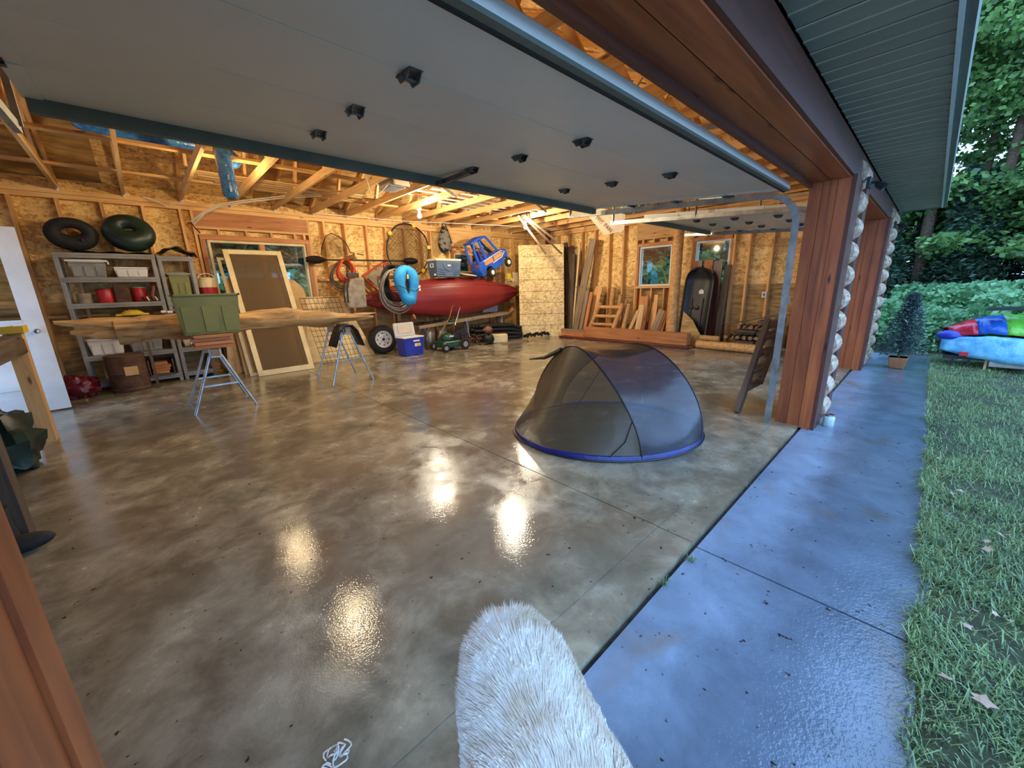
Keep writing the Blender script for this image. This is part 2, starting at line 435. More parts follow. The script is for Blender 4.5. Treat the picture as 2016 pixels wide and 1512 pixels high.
# window 1: header board, blocking with cripples, flat header, trim
slab('header_board', (0.99, ys0 + 0.005, 2.76), (2.94, ys0 + 0.05, 3.03), M_STUDR, wb)
slab('blocking', (0.99, ys0, 2.72), (2.94, ys1, 2.76), M_STUD, wb)
for x in (1.33, 1.78, 2.22, 2.66, 2.85): slab('cripple_stud', (x - 0.02, ys0, 2.62), (x + 0.02, ys1, 2.72), M_STUD, wb, grain='z')
slab('window_header', (1.01, ys0 - 0.01, 2.53), (2.93, ys1, 2.62), M_STUDR, wb)
slab('window_sill_board', (1.05, ys0 - 0.01, WIN1[2] - 0.05), (2.92, ys1, WIN1[2]), M_STUDR, wb)
for x in (1.4, 1.9, 2.4): vstud(x, 0.04, WIN1[2] - 0.05, name='cripple_stud')
slab('header_board', (6.66, ys0 + 0.005, 2.72), (8.20, ys0 + 0.05, 3.03), M_STUD, wb)
slab('blocking', (6.66, ys0, 2.66), (8.20, ys1, 2.72), M_STUD, wb)
for x in (7.0, 7.4, 7.8): slab('cripple_stud', (x - 0.02, ys0, 2.57), (x + 0.02, ys1, 2.66), M_STUD, wb, grain='z')
slab('window_header', (6.7, ys0 - 0.01, 2.50), (8.16, ys1, 2.57), M_STUDR, wb)
slab('window_sill_board', (6.7, ys0 - 0.01, 1.90), (8.16, ys1, 1.95), M_STUDR, wb)
for z0, x0, x1 in ((1.75, 2.98, 6.6), (1.2, -1.9, 0.95)):   # fire blocking between studs
    for k in range(int((x1 - x0) / 0.49)):
        a = x0 + 0.04 + k * 0.49
        slab('fire_block', (a + 0.02, ys0 + 0.02, z0), (a + 0.44, ys1, z0 + 0.04), M_STUD, wb)
def window_y(name, x0, x1, z0, z1, mull, label):
    w = struct(name, ((x0 + x1) / 2, ys1, z0), label)
    y0, y1 = ys0 + 0.03, ys1 + 0.02; t = 0.045
    slab('frame_side', (x0, y0, z0), (x0 + t, y1, z1), M_CREAM, w, grain='z'); slab('frame_side', (x1 - t, y0, z0), (x1, y1, z1), M_CREAM, w, grain='z')
    slab('frame_head', (x0 + t, y0, z1 - t), (x1 - t, y1, z1), M_CREAM, w); slab('frame_sill', (x0 + t, y0, z0), (x1 - t, y1, z0 + t), M_CREAM, w)
    edges = [x0 + t] + [m for m in mull] + [x1 - t]
    for m in mull: slab('mullion', (m - 0.045, y0 - 0.01, z0 + t), (m + 0.045, y1, z1 - t), M_STUDR, w, grain='z')
    for a, b in zip(edges, edges[1:]):
        a2 = a + (0.045 if a in mull else 0); b2 = b - (0.045 if b in mull else 0)
        slab('pane', (a2, y0 + 0.05, z0 + t), (b2, y0 + 0.056, z1 - t), M_GLASS, w)
    return w
window_y('window_1', *WIN1[:2], *WIN1[2:], [2.02], 'double window behind the leaning screen door')
window_y('window_2', *WIN4[:2], *WIN4[2:], [7.42], 'small window behind the kayak and toy truck')

# =================================================================== RIGHT (FAR SIDE) WALL
wr = struct('wall_right', (XR, 5, 0), 'far side wall of studs over strand board and plywood')
xr0, xr1 = XR, XR + 0.14
def rstud(y, z0, z1, name='stud', mat=M_STUD, w=0.042):
    return slab(name, (xr0, y - w / 2, z0), (xr1, y + w / 2, z1), mat, wr, grain='z')
WIN2 = (4.66, 5.55, 1.43, 2.44); WIN3 = (3.30, 4.08, 1.43, 2.44)
def sheath_x(y0, y1, z0, z1, mat): slab('sheathing_panel', (xr1, y0, z0), (xr1 + 0.012, y1, z1), mat, wr, grain='y')
for a, b in ((0.7, 2.0), (2.0, 3.28), (4.10, 4.64), (5.57, 7.0), (7.0, 8.4), (8.4, YB + 0.15)):
    sheath_x(a, b, 0.0, 1.42, M_PLY); sheath_x(a, b, 1.42, PLATE, M_OSB)
for w in (WIN2, WIN3):
    sheath_x(w[0] - 0.02, w[1] + 0.02, 0, w[2], M_PLY); sheath_x(w[0] - 0.02, w[1] + 0.02, w[3], PLATE, M_OSB)
for y in (0.95, 1.45, 1.95, 2.47, 2.91, 3.22, 6.04, 6.50, 6.98, 7.45, 7.95, 8.4, 8.9, 9.4): rstud(y, 0.04, 3.03)
for y in (4.14, 4.58, 5.63): rstud(y, 0.04, 3.03, 'king_stud')
for y in (4.62, 5.58): rstud(y, 0.04, 2.5, 'jack_stud', M_STUDR, 0.05)
for z in (3.05, 3.12): slab('top_plate', (xr0, 0.75, z - 0.02), (xr1, YB, z + 0.045), M_STUD, wr, grain='y')
slab('bottom_plate', (xr0, 0.95, 0), (xr1, YB, 0.04), M_STUD, wr, grain='y')
for w, c in ((WIN2, (4.8, 5.15, 5.45)), (WIN3, (3.5, 3.85))):
    slab('header_board', (xr0 + 0.005, w[0] - 0.04, 2.66), (xr0 + 0.05, w[1] + 0.06, 3.03), M_STUD, wr, grain='y')
    slab('blocking', (xr0, w[0] - 0.04, 2.61), (xr1, w[1] + 0.06, 2.66), M_STUD, wr, grain='y')
    for y in c: slab('cripple_stud', (xr0, y - 0.02, 2.52), (xr1, y + 0.02, 2.61), M_STUD, wr, grain='z')
    slab('window_header', (xr0 - 0.01, w[0] - 0.03, 2.44), (xr1, w[1] + 0.03, 2.52), M_STUDR, wr, grain='y')
    slab('window_sill_board', (xr0 - 0.02, w[0] - 0.04, 1.37), (xr1, w[1] + 0.05, 1.43), M_STUD, wr, grain='y')
    for y in c: slab('cripple_stud', (xr0, y - 0.02, 0.04), (xr1, y + 0.02, 1.37), M_STUD, wr, grain='z')
def window_x(name, y0, y1, z0, z1, label):
    w = struct(name, (xr1, (y0 + y1) / 2, z0), label); t = 0.04; a, b = xr0 + 0.04, xr1 + 0.02
    slab('frame_side', (a, y0, z0), (b, y0 + t, z1), M_WHITE, w, grain='z'); slab('frame_side', (a, y1 - t, z0), (b, y1, z1), M_WHITE, w, grain='z')
    slab('frame_head', (a, y0 + t, z1 - t), (b, y1 - t, z1), M_WHITE, w, grain='y'); slab('frame_sill', (a, y0 + t, z0), (b, y1 - t, z0 + t), M_WHITE, w, grain='y')
    slab('inner_trim', (a - 0.03, y0 - 0.05, z0), (a, y0 - 0.005, z1), M_STUDR, w, grain='z'); slab('inner_trim', (a - 0.03, y1 + 0.005, z0), (a, y1 + 0.05, z1), M_STUDR, w, grain='z')
    slab('pane', (a + 0.04, y0 + t, z0 + t), (a + 0.046, y1 - t, z1 - t), M_GLASS, w)
window_x('window_3', *WIN2, 'white framed window on the far wall above the leaning lumber')
window_x('window_4', *WIN3, 'window behind the black sled on the far wall')
# gable triangle above the plate (both ends)
RIDGE_Y = 5.17; RIDGE_Z = PLATE + 0.13 + (RIDGE_Y - 0.66) * 0.48
for x, root in ((xr1, wr),):
    MB().prism([(x, 0.7, PLATE), (x, YB + 0.15, PLATE), (x, RIDGE_Y, RIDGE_Z)], (0.012, 0, 0)).build('gable_panel', M_OSB, root)

# =================================================================== LEFT WALL (log siding, door way)
wl = struct('wall_left', (XL, 5, 0), 'left wall with stacked half-log siding')
for k in range(12):
    z = 0.13 + k * 0.262
    for (a, b) in ((0.9, 7.02), (8.12, YB)) if z < 2.45 else ((0.9, YB),):
        rod('log_course', [(XL - 0.06, a, z), (XL - 0.06, b, z)], 0.135, M_LOGSIDE, wl, 10)
MB().prism([(XL - 0.2, 0.7, 3.1), (XL - 0.2, YB + 0.15, 3.1), (XL - 0.2, RIDGE_Y, RIDGE_Z)], (0.012, 0, 0)).build('gable_panel', M_OSB, wl)

for k in range(9):
    rod('log_course', [(XL, YB - 0.02, 0.13 + k * 0.25), (-1.30, YB - 0.02, 0.13 + k * 0.25)], 0.13, M_LOGSIDE, wb, 12)  # logs added behind the door glass, standing in for the log wall it reflects
# white half-glass entry door standing open, hinged on the left wall
d3 = struct('door_3', (-1.45, 8.05, 0), 'white half-glass entry door standing open')
hx, hy = -1.93, 8.02; ex, ey = -1.00, 8.10
def dl(s, z, off=0.0):
    d = Vector((ex - hx, ey - hy, 0)); n = Vector((-d.y, d.x, 0)).normalized()
    return Vector((hx, hy, z)) + d * s + n * off
def dpart(name, s0, s1, z0, z1, t, mat, off=0.0, bevel=0.0):
    return beam(name, dl(s0, (z0 + z1) / 2, off), dl(s1, (z0 + z1) / 2, off), t, z1 - z0, mat, d3, bevel=bevel)
dpart('stile', 0.0, 0.17, 0.02, 2.40, 0.05, M_WHITE); dpart('stile', 0.80, 1.0, 0.02, 2.40, 0.05, M_WHITE)
dpart('rail', 0.17, 0.80, 2.2, 2.40, 0.05, M_WHITE); dpart('rail', 0.17, 0.80, 0.98, 1.22, 0.05, M_WHITE); dpart('rail', 0.17, 0.80, 0.02, 0.25, 0.05, M_WHITE)
dpart('door_panel', 0.17, 0.80, 0.25, 0.98, 0.03, M_WHITE); dpart('raised_field', 0.26, 0.72, 0.34, 0.90, 0.05, M_WHITE, bevel=0.012)
dpart('glazing_bead', 0.17, 0.80, 1.22, 1.25, 0.062, M_WHITE)
dpart('pane', 0.17, 0.80, 1.25, 2.2, 0.008, M_GLASS)
for sgn in (-1, 1):
    p = dl(0.905, 1.10, sgn * 0.025); q = dl(0.905, 1.10, sgn * 0.075)
    MB().lathe([(0.032, 0), (0.032, 0.008), (0.013, 0.012), (0.013, 0.03), (0.028, 0.038), (0.032, 0.052), (0.024, 0.066), (0.006, 0.07)], p, 16, (q - p).to_track_quat('Z', 'Y').to_matrix()).build('door_knob', M_CHROME, d3, True)

# =================================================================== FRONT: POSTS, PIERS, HEADER
HB = 2.39
wf = struct('wall_front', (5, 0.8, 0), 'timber front with stained posts, header beam and log piers')
def post(x0, x1, mats=(M_CEDAR, M_CEDARD), y0=0.61, y1=0.95):
    # boxed post: two side boards, inner strip, face board
    slab('post_core', (x0 + 0.03, y0 + 0.03, -0.02), (x1 - 0.03, y1 - 0.02, HB), mats[0], wf, grain='z')
    for k, (a, b, m) in enumerate(((y0 + 0.03, y0 + 0.13, mats[0]), (y0 + 0.133, y0 + 0.24, mats[0]), (y0 + 0.243, y1, mats[0]))):
        o = 0.008 * (k == 1)
        slab('post_board', (x0 + o, a, -0.02), (x0 + 0.03, b, HB), m, wf, grain='z')
        slab('post_board', (x1 - 0.03, a, -0.02), (x1 - o, b, HB), m, wf, grain='z')
    slab('face_board', (x0 - 0.005, y0, -0.02), (x1 + 0.005, y0 + 0.03, HB), mats[1], wf, grain='z')
post(4.80, 5.14); post(5.50, 5.72); post(8.58, 8.92); post(10.0, 10.24)
post(-0.50, -0.22)
# log siding courses on the piers between posts
for (a, b) in ((5.145, 5.495), (8.925, 9.995), (-3.0, -0.505)):
    slab('pier_backing', (a, 0.74, -0.02), (b, 0.93, 2.68), M_OSB, wf, grain='z')
    for k in range(11):
        z = 0.10 + k * 0.236
        rod('log_course', [(a, 0.705, z), (b, 0.705, z)], 0.124, M_LOGSIDE, wf, 20)
# header: inner jamb board, underside boards, front face boards
slab('header_core', (-3.0, 0.66, HB), (10.24, 0.94, 2.9), M_CEDAR, wf)
slab('header_soffit_board', (-0.2, 0.655, HB - 0.022), (4.80, 0.79, HB - 0.001), M_CEDAR, wf)
slab('header_soffit_board', (-0.2, 0.795, HB - 0.022), (4.80, 0.93, HB - 0.001), M_CEDAR, wf)
slab('header_soffit_board', (5.72, 0.655, HB - 0.022), (8.58, 0.93, HB - 0.001), M_CEDAR, wf)
slab('jamb_board', (-0.25, 0.93, HB - 0.06), (4.85, 0.962, HB + 0.20), M_CEDARD, wf)
slab('jamb_board', (5.68, 0.935, HB - 0.06), (8.62, 0.975, HB + 0.20), M_CEDARD, wf)
slab('face_board', (-3.0, 0.63, HB - 0.012), (10.24, 0.66, 2.53), M_CEDARD, wf)
slab('face_board', (-3.0, 0.64, 2.535), (10.24, 0.66, 2.68), M_CEDARD, wf)
slab('top_plate', (XL, 0.75, 3.03), (XR + 0.1, 0.9, PLATE), M_STUD, wf)
slab('rim_panel', (-3.0, 0.72, 2.9), (10.24, 0.74, 3.2), M_OSB, wf)

# =================================================================== EAVE SOFFIT
so = struct('ceiling_soffit', (5, 0.4, 2.65), 'green-grey ribbed metal soffit under the eave')
SZ = 2.65; x = -3.0; k = 0
while x < 10.30:
    w = min(0.305, 10.35 - x)
    b = MB().box((x + w / 2, 0.40, SZ), (w - 0.006, 0.56, 0.006))
    for t in (0.0, 0.15):
        if t < w - 0.02: b.box((x + t + 0.014, 0.40, SZ - 0.005), (0.022, 0.555, 0.01))
    b.build('soffit_panel', M_SOFFIT, so); x += 0.305
slab('drip_edge', (-3.0, 0.098, SZ - 0.022), (10.36, 0.118, SZ + 0.01), M_DRIP, so)
slab('fascia', (-3.0, 0.06, SZ - 0.012), (10.36, 0.097, SZ + 0.19), M_TEAL, so)
slab('end_fascia', (10.35, 0.06, SZ - 0.02), (10.38, 0.70, SZ + 0.25), M_TEAL, so, grain='y')
slab('wall_channel', (-3.0, 0.64, SZ - 0.03), (10.35, 0.69, SZ - 0.004), M_TEAL, so)

# =================================================================== CEILING: TRUSSES AND ROOF DECK
ce = struct('ceiling', (4, 5, PLATE), 'open roof trusses under strand board decking')
TX = [0.11 + 0.745 * k for k in range(-2, 14)]
z0 = PLATE + 0.06
for i, x in enumerate(TX):
    t = group_of('roof_truss', ce)
    beam('bottom_chord', (x, 0.70, z0), (x, YB + 0.1, z0), 0.042, 0.115, M_STUD, t)
    for y in (0.35, YB + 0.5): beam('top_chord', (x, y, z0 + 0.08 + (y - 0.66 if y < 5 else 2 * RIDGE_Y - 0.66 - y) * 0.48), (x, RIDGE_Y, RIDGE_Z - 0.02), 0.042, 0.1, M_STUD, t)
    zt = lambda y: z0 + 0.03 + (y - 0.66 if y < RIDGE_Y else 2 * RIDGE_Y - 0.66 - y) * 0.48
    for ya, yb in ((2.3, 2.9), (3.9, 2.9), (3.9, RIDGE_Y), (2 * RIDGE_Y - 3.9, RIDGE_Y), (2 * RIDGE_Y - 3.9, 2 * RIDGE_Y - 2.9), (2 * RIDGE_Y - 2.3, 2 * RIDGE_Y - 2.9)):
        beam('web', (x + 0.001, ya, z0 + 0.05), (x + 0.001, yb, zt(yb)), 0.038, 0.085, M_STUD, t)
    slab('gusset_plate', (x - 0.03, YB + 0.02, PLATE - 0.05), (x + 0.03, YB + 0.05, PLATE + 0.06), M_GALV, t)
    rod('wire_clip', [(x, YB - 0.005, PLATE - 0.02), (x + 0.012, YB - 0.04, PLATE + 0.015), (x, YB - 0.03, PLATE + 0.06)], 0.02, M_WHITEPL, t, 6)
for side in (0, 1):
    for a in range(6):
        for r in range(3):
            x0 = XL - 0.3 + a * 2.13; x1 = min(x0 + 2.13, XR + 0.42)
            ya = 0.1 + r * 1.69; yb = ya + 1.691
            za = z0 + 0.15 + (ya - 0.66) * 0.48; zb = z0 + 0.15 + (yb - 0.66) * 0.48
            if side: ya, yb = 2 * RIDGE_Y - ya, 2 * RIDGE_Y - yb
            MB().prism([(x0, ya, za), (x1, ya, za), (x1, yb, zb), (x0, yb, zb)], (0, 0, 0.015)).build('roof_panel', M_OSB if (a + r) % 2 else M_PLY, ce)
beam('lateral_brace', (XL, 6.9, PLATE + 0.14), (XR, 6.9, PLATE + 0.14), 0.1, 0.035, M_STUD, ce)
beam('lateral_brace', (XL, 8.55, PLATE + 0.14), (XR, 8.55, PLATE + 0.14), 0.1, 0.035, M_STUD, ce)
slab('blocking_panel', (XL, YB + 0.1, PLATE), (XR, YB + 0.12, PLATE + 0.17), M_OSB, ce)
# =================================================================== OVERHEAD DOORS (open), TRACKS, OPENER
def overhead(name, x0, x1, label, hinges_x, ztop=2.47):
    d = struct(name, ((x0 + x1) / 2, 2.2, 2.3), label)
    A = Vector((0, 1.05, 2.31)); B = Vector((0, 3.22, ztop))
    n = 4
    for k in range(n):
        p = A.lerp(B, (k + 0.001) / n); q = A.lerp(B, (k + 0.999) / n)
        off = Vector((0, 0, 0.03))
        beam('door_section', (((x0 + x1) / 2), p.y, p.z + 0.025), (((x0 + x1) / 2), q.y, q.z + 0.025), x1 - x0, 0.05, M_DOOR, d, bevel=0.006)
        for e, s in ((x0, 1), (x1, -1)):
            beam('end_stile', (e + s * 0.035, p.y + 0.01, p.z - 0.003), (e + s * 0.035, q.y - 0.01, q.z - 0.003), 0.07, 0.008, M_DOOR, d)
    for k in (1, 2, 3):
        p = A.lerp(B, k / n)
        for hx_ in hinges_x:
            b = MB()
            b.box((hx_, p.y, p.z - 0.004), (0.062, 0.115, 0.006))
            b.prism([(hx_ - 0.03, p.y - 0.05, p.z - 0.006), (hx_ - 0.03, p.y + 0.05, p.z - 0.006), (hx_ - 0.03, p.y + 0.028, p.z - 0.036), (hx_ - 0.03, p.y - 0.028, p.z - 0.036)], (0.005, 0, 0))
            b.prism([(hx_ + 0.025, p.y - 0.05, p.z - 0.006), (hx_ + 0.025, p.y + 0.05, p.z - 0.006), (hx_ + 0.025, p.y + 0.028, p.z - 0.036), (hx_ + 0.025, p.y - 0.028, p.z - 0.036)], (0.005, 0, 0))
            b.tube([(hx_ - 0.04, p.y, p.z - 0.022), (hx_ + 0.04, p.y, p.z - 0.022)], 0.008, 8)
            b.build('hinge', M_HINGE, d)
        for e in (x0 - 0.03, x1 + 0.03):
            MB().tube([(e - 0.05, p.y, p.z - 0.02), (e + 0.05, p.y, p.z - 0.02)], 0.007, 8).box((e + (0.0), p.y, p.z - 0.008), (0.1, 0.09, 0.01)).build('roller', M_HINGE, d)
    # bottom rail with rubber astragal (near edge), top strut (far edge)
    slab('bottom_rail', (x0, A.y + 0.0, A.z - 0.018), (x1, A.y + 0.036, A.z - 0.001), M_TEAL, d)
    slab('bottom_seal', (x0, A.y + 0.038, A.z - 0.022), (x1, A.y + 0.055, A.z - 0.002), M_RUBBER, d)
    slab('top_strut', (x0 + 0.01, B.y - 0.035, B.z - 0.07), (x1 - 0.01, B.y + 0.012, B.z + 0.002), M_TEAL, d)
    return d
d1 = overhead('door_1', -0.24, 4.56, 'large sectional overhead door raised under the ceiling', (0.96, 2.12, 3.28))
slab('arm_bracket', (2.10, 2.70, 2.39), (2.14, 3.18, 2.425), M_HINGE, d1, grain='y')
d2 = overhead('door_2', 5.86, 8.46, 'second smaller overhead door raised near the far wall', (6.5, 7.15, 7.8))
def track(name, x, label, grp=None, s=1):
    t = thing(name, label, 'door track', (x, 1.0, 0), grp)
    R = 0.28; zt = 2.30
    pts = [(x, 0.995, 0.0), (x, 0.995, 1.0), (x, 0.995, zt - R)] + arc((x, 0.995 + R, zt - R), R, PI, PI / 2, 8, (0, 1, 0), (0, 0, 1))[1:]
    b = MB()
    for i in range(len(pts) - 1):
        p, q = Vector(pts[i]), Vector(pts[i + 1]); nrm = frame(q - p, (1, 0, 0))
        b.bar(p, q, 0.052, 0.004, (1, 0, 0))
        for e in (-0.026, 0.026): b.bar(p + nrm @ Vector((0, e, 0.014)), q + nrm @ Vector((0, e, 0.014)), 0.004, 0.03, (1, 0, 0))
    b.build('vertical_rail', M_GALV, t)
    h = MB()
    p, q = Vector((x, 1.275, zt)), Vector((x, 3.75, zt + 0.16))
    h.bar(p, q, 0.004, 0.055); h.bar(p + Vector((0.014 * s, 0, 0.026)), q + Vector((0.014 * s, 0, 0.026)), 0.03, 0.004); h.bar(p + Vector((0.014 * s, 0, -0.026)), q + Vector((0.014 * s, 0, -0.026)), 0.03, 0.004)
    h.build('horizontal_rail', M_GALV, t)
    for y in (2.4, 3.7):
        zz = zt + (y - 1.275) * 0.065
        MB().bar((x, y, zz), (x, y, PLATE + 0.01), 0.03, 0.003, (0, 1, 0)).bar((x + 0.015, y, zz), (x + 0.015, y, PLATE + 0.01), 0.003, 0.03, (0, 1, 0)).build('hanger', M_GALV, t)
    for z in (0.5, 1.3):
        MB().box((x + 0.02 * s, 0.968, z), (0.05, 0.03, 0.06)).build('wall_bracket', M_GALV, t)
    return t
track('door_track', 4.66, 'galvanised curved track beside the nearest stained post', s=1)
track('door_track', -0.32, 'galvanised curved track by the left front post', s=-1)
track('door_track', 5.76, 'galvanised curved track left of the second overhead door')
track('door_track', 8.54, 'galvanised curved track right of the second overhead door', s=-1)

def opener(x, y, z, label):
    t = thing('door_opener', label, 'door opener', (x, y, z), 'ceiling door openers')
    MB().box((x, y, z + 0.11), (0.30, 0.42, 0.2)).build('motor_housing', M_GREYPL, t, bevel=0.03)
    MB().grid(lambda a, b: (x - 0.14 + 0.28 * a, y - 0.21 - 0.13 * math.sin(b * PI / 2), z + 0.2 - 0.19 * b), 8, 8).build('light_cover', M_PAPER, t, True, solid=0.004)
    MB().box((x + 0.12, y + 0.19, z + 0.12), (0.09, 0.08, 0.14)).build('cable_box', M_WHITEPL, t, bevel=0.01)
    beam('drive_rail', (x, y - 0.2, z + 0.2), (x, 1.15, 2.62), 0.03, 0.03, M_GALV, t)
    for sx in (-0.13, 0.13): beam('hanger', (x + sx, y, z + 0.2), (x + sx, y, PLATE + 0.1), 0.03, 0.004, M_GALV, t, (0, 1, 0))
    rod('cord', [(x - 0.1, y - 0.2, z + 0.1), (x - 0.28, y - 0.1, z - 0.1), (x - 0.36, y, z - 0.14), (x - 0.42, y, z + 0.06), (x - 0.45, y, z + 0.3)], 0.006, M_WHITEPL, t, 6)
    return t
opener(3.42, 6.5, 3.13, 'grey ceiling door opener hung above the raised large door')
opener(7.15, 4.15, 2.80, 'grey ceiling door opener hung behind the second overhead door')

# =================================================================== LIGHT BULBS (the garage lamps)
M_BULBW = emit('lit_bulb_white', (1.0, 0.88, 0.66, 1), BULB_STRENGTH)
M_BULBY = emit('lit_bulb_warm', (1.0, 0.74, 0.40, 1), BULB_STRENGTH * 0.42)
def bulb(x, y, z, m, label):
    t = thing('light_bulb', label, 'light bulb', (x, y, z), 'bare bulbs under the trusses')
    MB().lathe([(0.004, -0.045), (0.022, -0.040), (0.035, -0.02), (0.038, 0.0), (0.034, 0.02), (0.022, 0.045), (0.016, 0.06)], (x, y, z), 14).build('glass_globe', m, t, True)
    MB().lathe([(0.02, 0.061), (0.024, 0.065), (0.024, 0.11), (0.05, 0.118), (0.055, 0.15), (0.02, 0.155)], (x, y, z), 14).build('socket', M_WHITEPL, t, True)
    rod('cord', [(x, y, z + 0.15), (x + 0.004, y, z + 0.2), (x, y, PLATE + 0.12)], 0.005, M_WHITEPL, t, 6)
    a_ = max(q for q in TX if q <= x); beam('mounting_strip', (a_, y, PLATE + 0.135), (a_ + 0.745, y, PLATE + 0.135), 0.06, 0.03, M_STUD, t)
bulb(4.34, 7.23, 2.92, M_BULBW, 'lit bare bulb hanging on a cord above the hoop net')
bulb(7.22, 7.12, 2.92, M_BULBW, 'lit bare bulb near the leaning strand board sheet')
bulb(1.18, 6.81, 2.90, M_BULBY, 'warm bare bulb above the log on sawhorses')
bulb(1.33, 4.73, 2.90, M_BULBY, 'warm bare bulb above the raised large door, left')
bulb(4.45, 4.86, 2.90, M_BULBW, 'bare bulb above the raised large door, right')
# =================================================================== SHELVES ON THE LEFT OF THE BACK WALL
def shelf_unit(name, x0, x1, levels, label, y0=9.16, y1=9.56):
    t = thing(name, label, 'shelf', ((x0 + x1) / 2, (y0 + y1) / 2, 0))
    for x in (x0 + 0.03, x1 - 0.03):
        for y in (y0 + 0.03, y1 - 0.03):
            slab('post', (x - 0.028, y - 0.028, 0), (x + 0.028, y + 0.028, levels[-1]), M_GREYPL, t, grain='z', bevel=0.008)
    for z in levels:
        MB().box(((x0 + x1) / 2, (y0 + y1) / 2, z), (x1 - x0, y1 - y0, 0.05)).box(((x0 + x1) / 2, y0 + 0.008, z - 0.03), (x1 - x0, 0.016, 0.05)).build('shelf_board', M_GREYPL, t, bevel=0.008)
    return t
shelf_unit('shelf_unit', -0.86, 0.30, (0.12, 0.56, 1.40, 1.80, 2.17), 'grey plastic shelf unit beside the white door')
shelf_unit('shelf_unit', 0.32, 0.80, (0.12, 0.56, 1.38, 2.15), 'narrow grey plastic shelf unit with the red and white jug')
# dark rubber floats on top
def float_ring(x, y, z, R, r, tilt, label, mat, squash=0.75):
    t = thing('rubber_float', label, 'float', (x, y, z))
    rot = Matrix.Rotation(tilt, 3, 'X')
    pts = [Vector((x, y, z + R * squash * 0.86 + r)) + rot @ Vector((R * math.cos(a), 0, R * squash * math.sin(a))) for a in [2 * PI * i / 24 for i in range(24)]]
    MB().tube(pts, [r * (1.15 - 0.25 * math.sin(2 * PI * i / 24)) for i in range(24)], 12, True).build('tube', mat, t, True)
    MB().lathe([(0.015, 0), (0.02, 0.01), (0.02, 0.03), (0.01, 0.034)], (x + R * 0.5, y - r, z + r + 0.02), 10, Matrix.Rotation(PI / 2, 3, 'X')).build('valve', M_BLACK, t, True)
float_ring(-0.60, 9.36, 2.285, 0.20, 0.085, 0.15, 'black rubber float ring on top of the shelf, nearer the door', M_RUBBER)
float_ring(0.06, 9.36, 2.305, 0.19, 0.125, -0.2, 'dark green rubber float ring on top of the grey shelf', M_GREEND, 0.85)
MB().grid(lambda a, b: (-0.66 + 0.92 * a, 9.14 + 0.42 * b, 2.202 + 0.02 * abs(math.sin(9 * a + 3 * b))), 20, 8).build('black_tarp', M_SHINYBLK, None, True, solid=0.006)
tag(bpy.data.objects['black_tarp'], 'black plastic tarp spread under the rubber floats on the shelf', 'tarp')

def tote(name, x, y, z, w, d, h, mat, label, lid=False, cat='tote', rz=0.0, lidmat=None, grp=None):
    t = thing(name, label, cat, (x, y, z), grp)
    b = MB(); k = 0.86; th = 0.012
    outer = [(-1, -1), (1, -1), (1, 1), (-1, 1)]
    def ring(s, zz, ins): return [(sx * (w / 2 * s - ins), sy * (d / 2 * s - ins), zz) for sx, sy in outer]
    vs = ring(k, 0, 0) + ring(1, h, 0) + ring(1, h, th) + ring(k, th, th)
    fs = [(3, 2, 1, 0)] + [(i, (i + 1) % 4, 4 + (i + 1) % 4, 4 + i) for i in range(4)] + [(4 + i, 4 + (i + 1) % 4, 8 + (i + 1) % 4, 8 + i) for i in range(4)] + [(8 + i, 8 + (i + 1) % 4, 12 + (i + 1) % 4, 12 + i) for i in range(4)] + [(12, 13, 14, 15)]
    b.add(vs, fs).build('body', mat, t, center=False, bevel=0.008)
    r = MB()
    for sx, sy, lx, ly in ((0, -1, w + 0.03, 0.03), (0, 1, w + 0.03, 0.03), (-1, 0, 0.03, d + 0.03), (1, 0, 0.03, d + 0.03)):
        r.box((sx * w / 2, sy * d / 2, h - 0.012), (lx, ly, 0.024))
    r.build('rim', mat, t, center=False, bevel=0.005)
    lean = (w / 2 - k * w / 2) / h
    for face in (-1, 1):
        for px in (-0.34, 0.0, 0.34):
            p = MB()
            zz0, zz1 = 0.06 * h, 0.70 * h
            def yy(q): return face * (d / 2 * (k + (1 - k) * q / h) + 0.004)
            p.prism([(px * w * 0.9 - 0.11 * w, yy(zz0), zz0), (px * w * 0.9 + 0.11 * w, yy(zz0), zz0), (px * w * 0.9 + 0.12 * w, yy(zz1), zz1), (px * w * 0.9 - 0.12 * w, yy(zz1), zz1)], (0, face * 0.008, 0))
            p.build('side_panel', mat, t, center=False, bevel=0.004)
    if lid:
        MB().box((0, 0, h + 0.012), (w + 0.04, d + 0.04, 0.03)).box((0, 0, h + 0.03), (w * 0.84, d * 0.8, 0.02)).build('lid', lidmat or mat, t, center=False, bevel=0.008)
        for sx in (-1, 1): MB().box((sx * (w / 2 + 0.024), 0, h - 0.005), (0.02, 0.11, 0.06)).build('latch', lidmat or mat, t, center=False, bevel=0.004)
    t.location = (x, y, z)
    for c in t.children: c.matrix_parent_inverse = Matrix()
    t.rotation_euler = (0, 0, rz)
    return t
tote('storage_tote', 0.56, 9.34, 1.407, 0.29, 0.30, 0.46, M_GREEN, 'green storage tote on the narrow grey shelf', True, lidmat=M_GREYPL)
tote('clear_bin', -0.52, 9.36, 1.825, 0.42, 0.32, 0.24, M_GREYPL, 'grey translucent bin on the upper shelf by the door', True, 'bin', lidmat=M_WHITEPL)
tote('wash_basin', -0.03, 9.34, 1.826, 0.42, 0.34, 0.16, M_WHITEPL, 'shallow white plastic basin on the upper grey shelf', False, 'basin')
tote('clear_bin', -0.56, 9.36, 0.587, 0.42, 0.34, 0.26, M_WHITEPL, 'white plastic bin on the low shelf by the red bag', False, 'bin')
tote('clear_bin', -0.08, 9.36, 0.587, 0.44, 0.34, 0.24, M_GREYPL, 'grey plastic bin on the low shelf behind the log', True, 'bin', lidmat=M_WHITEPL)
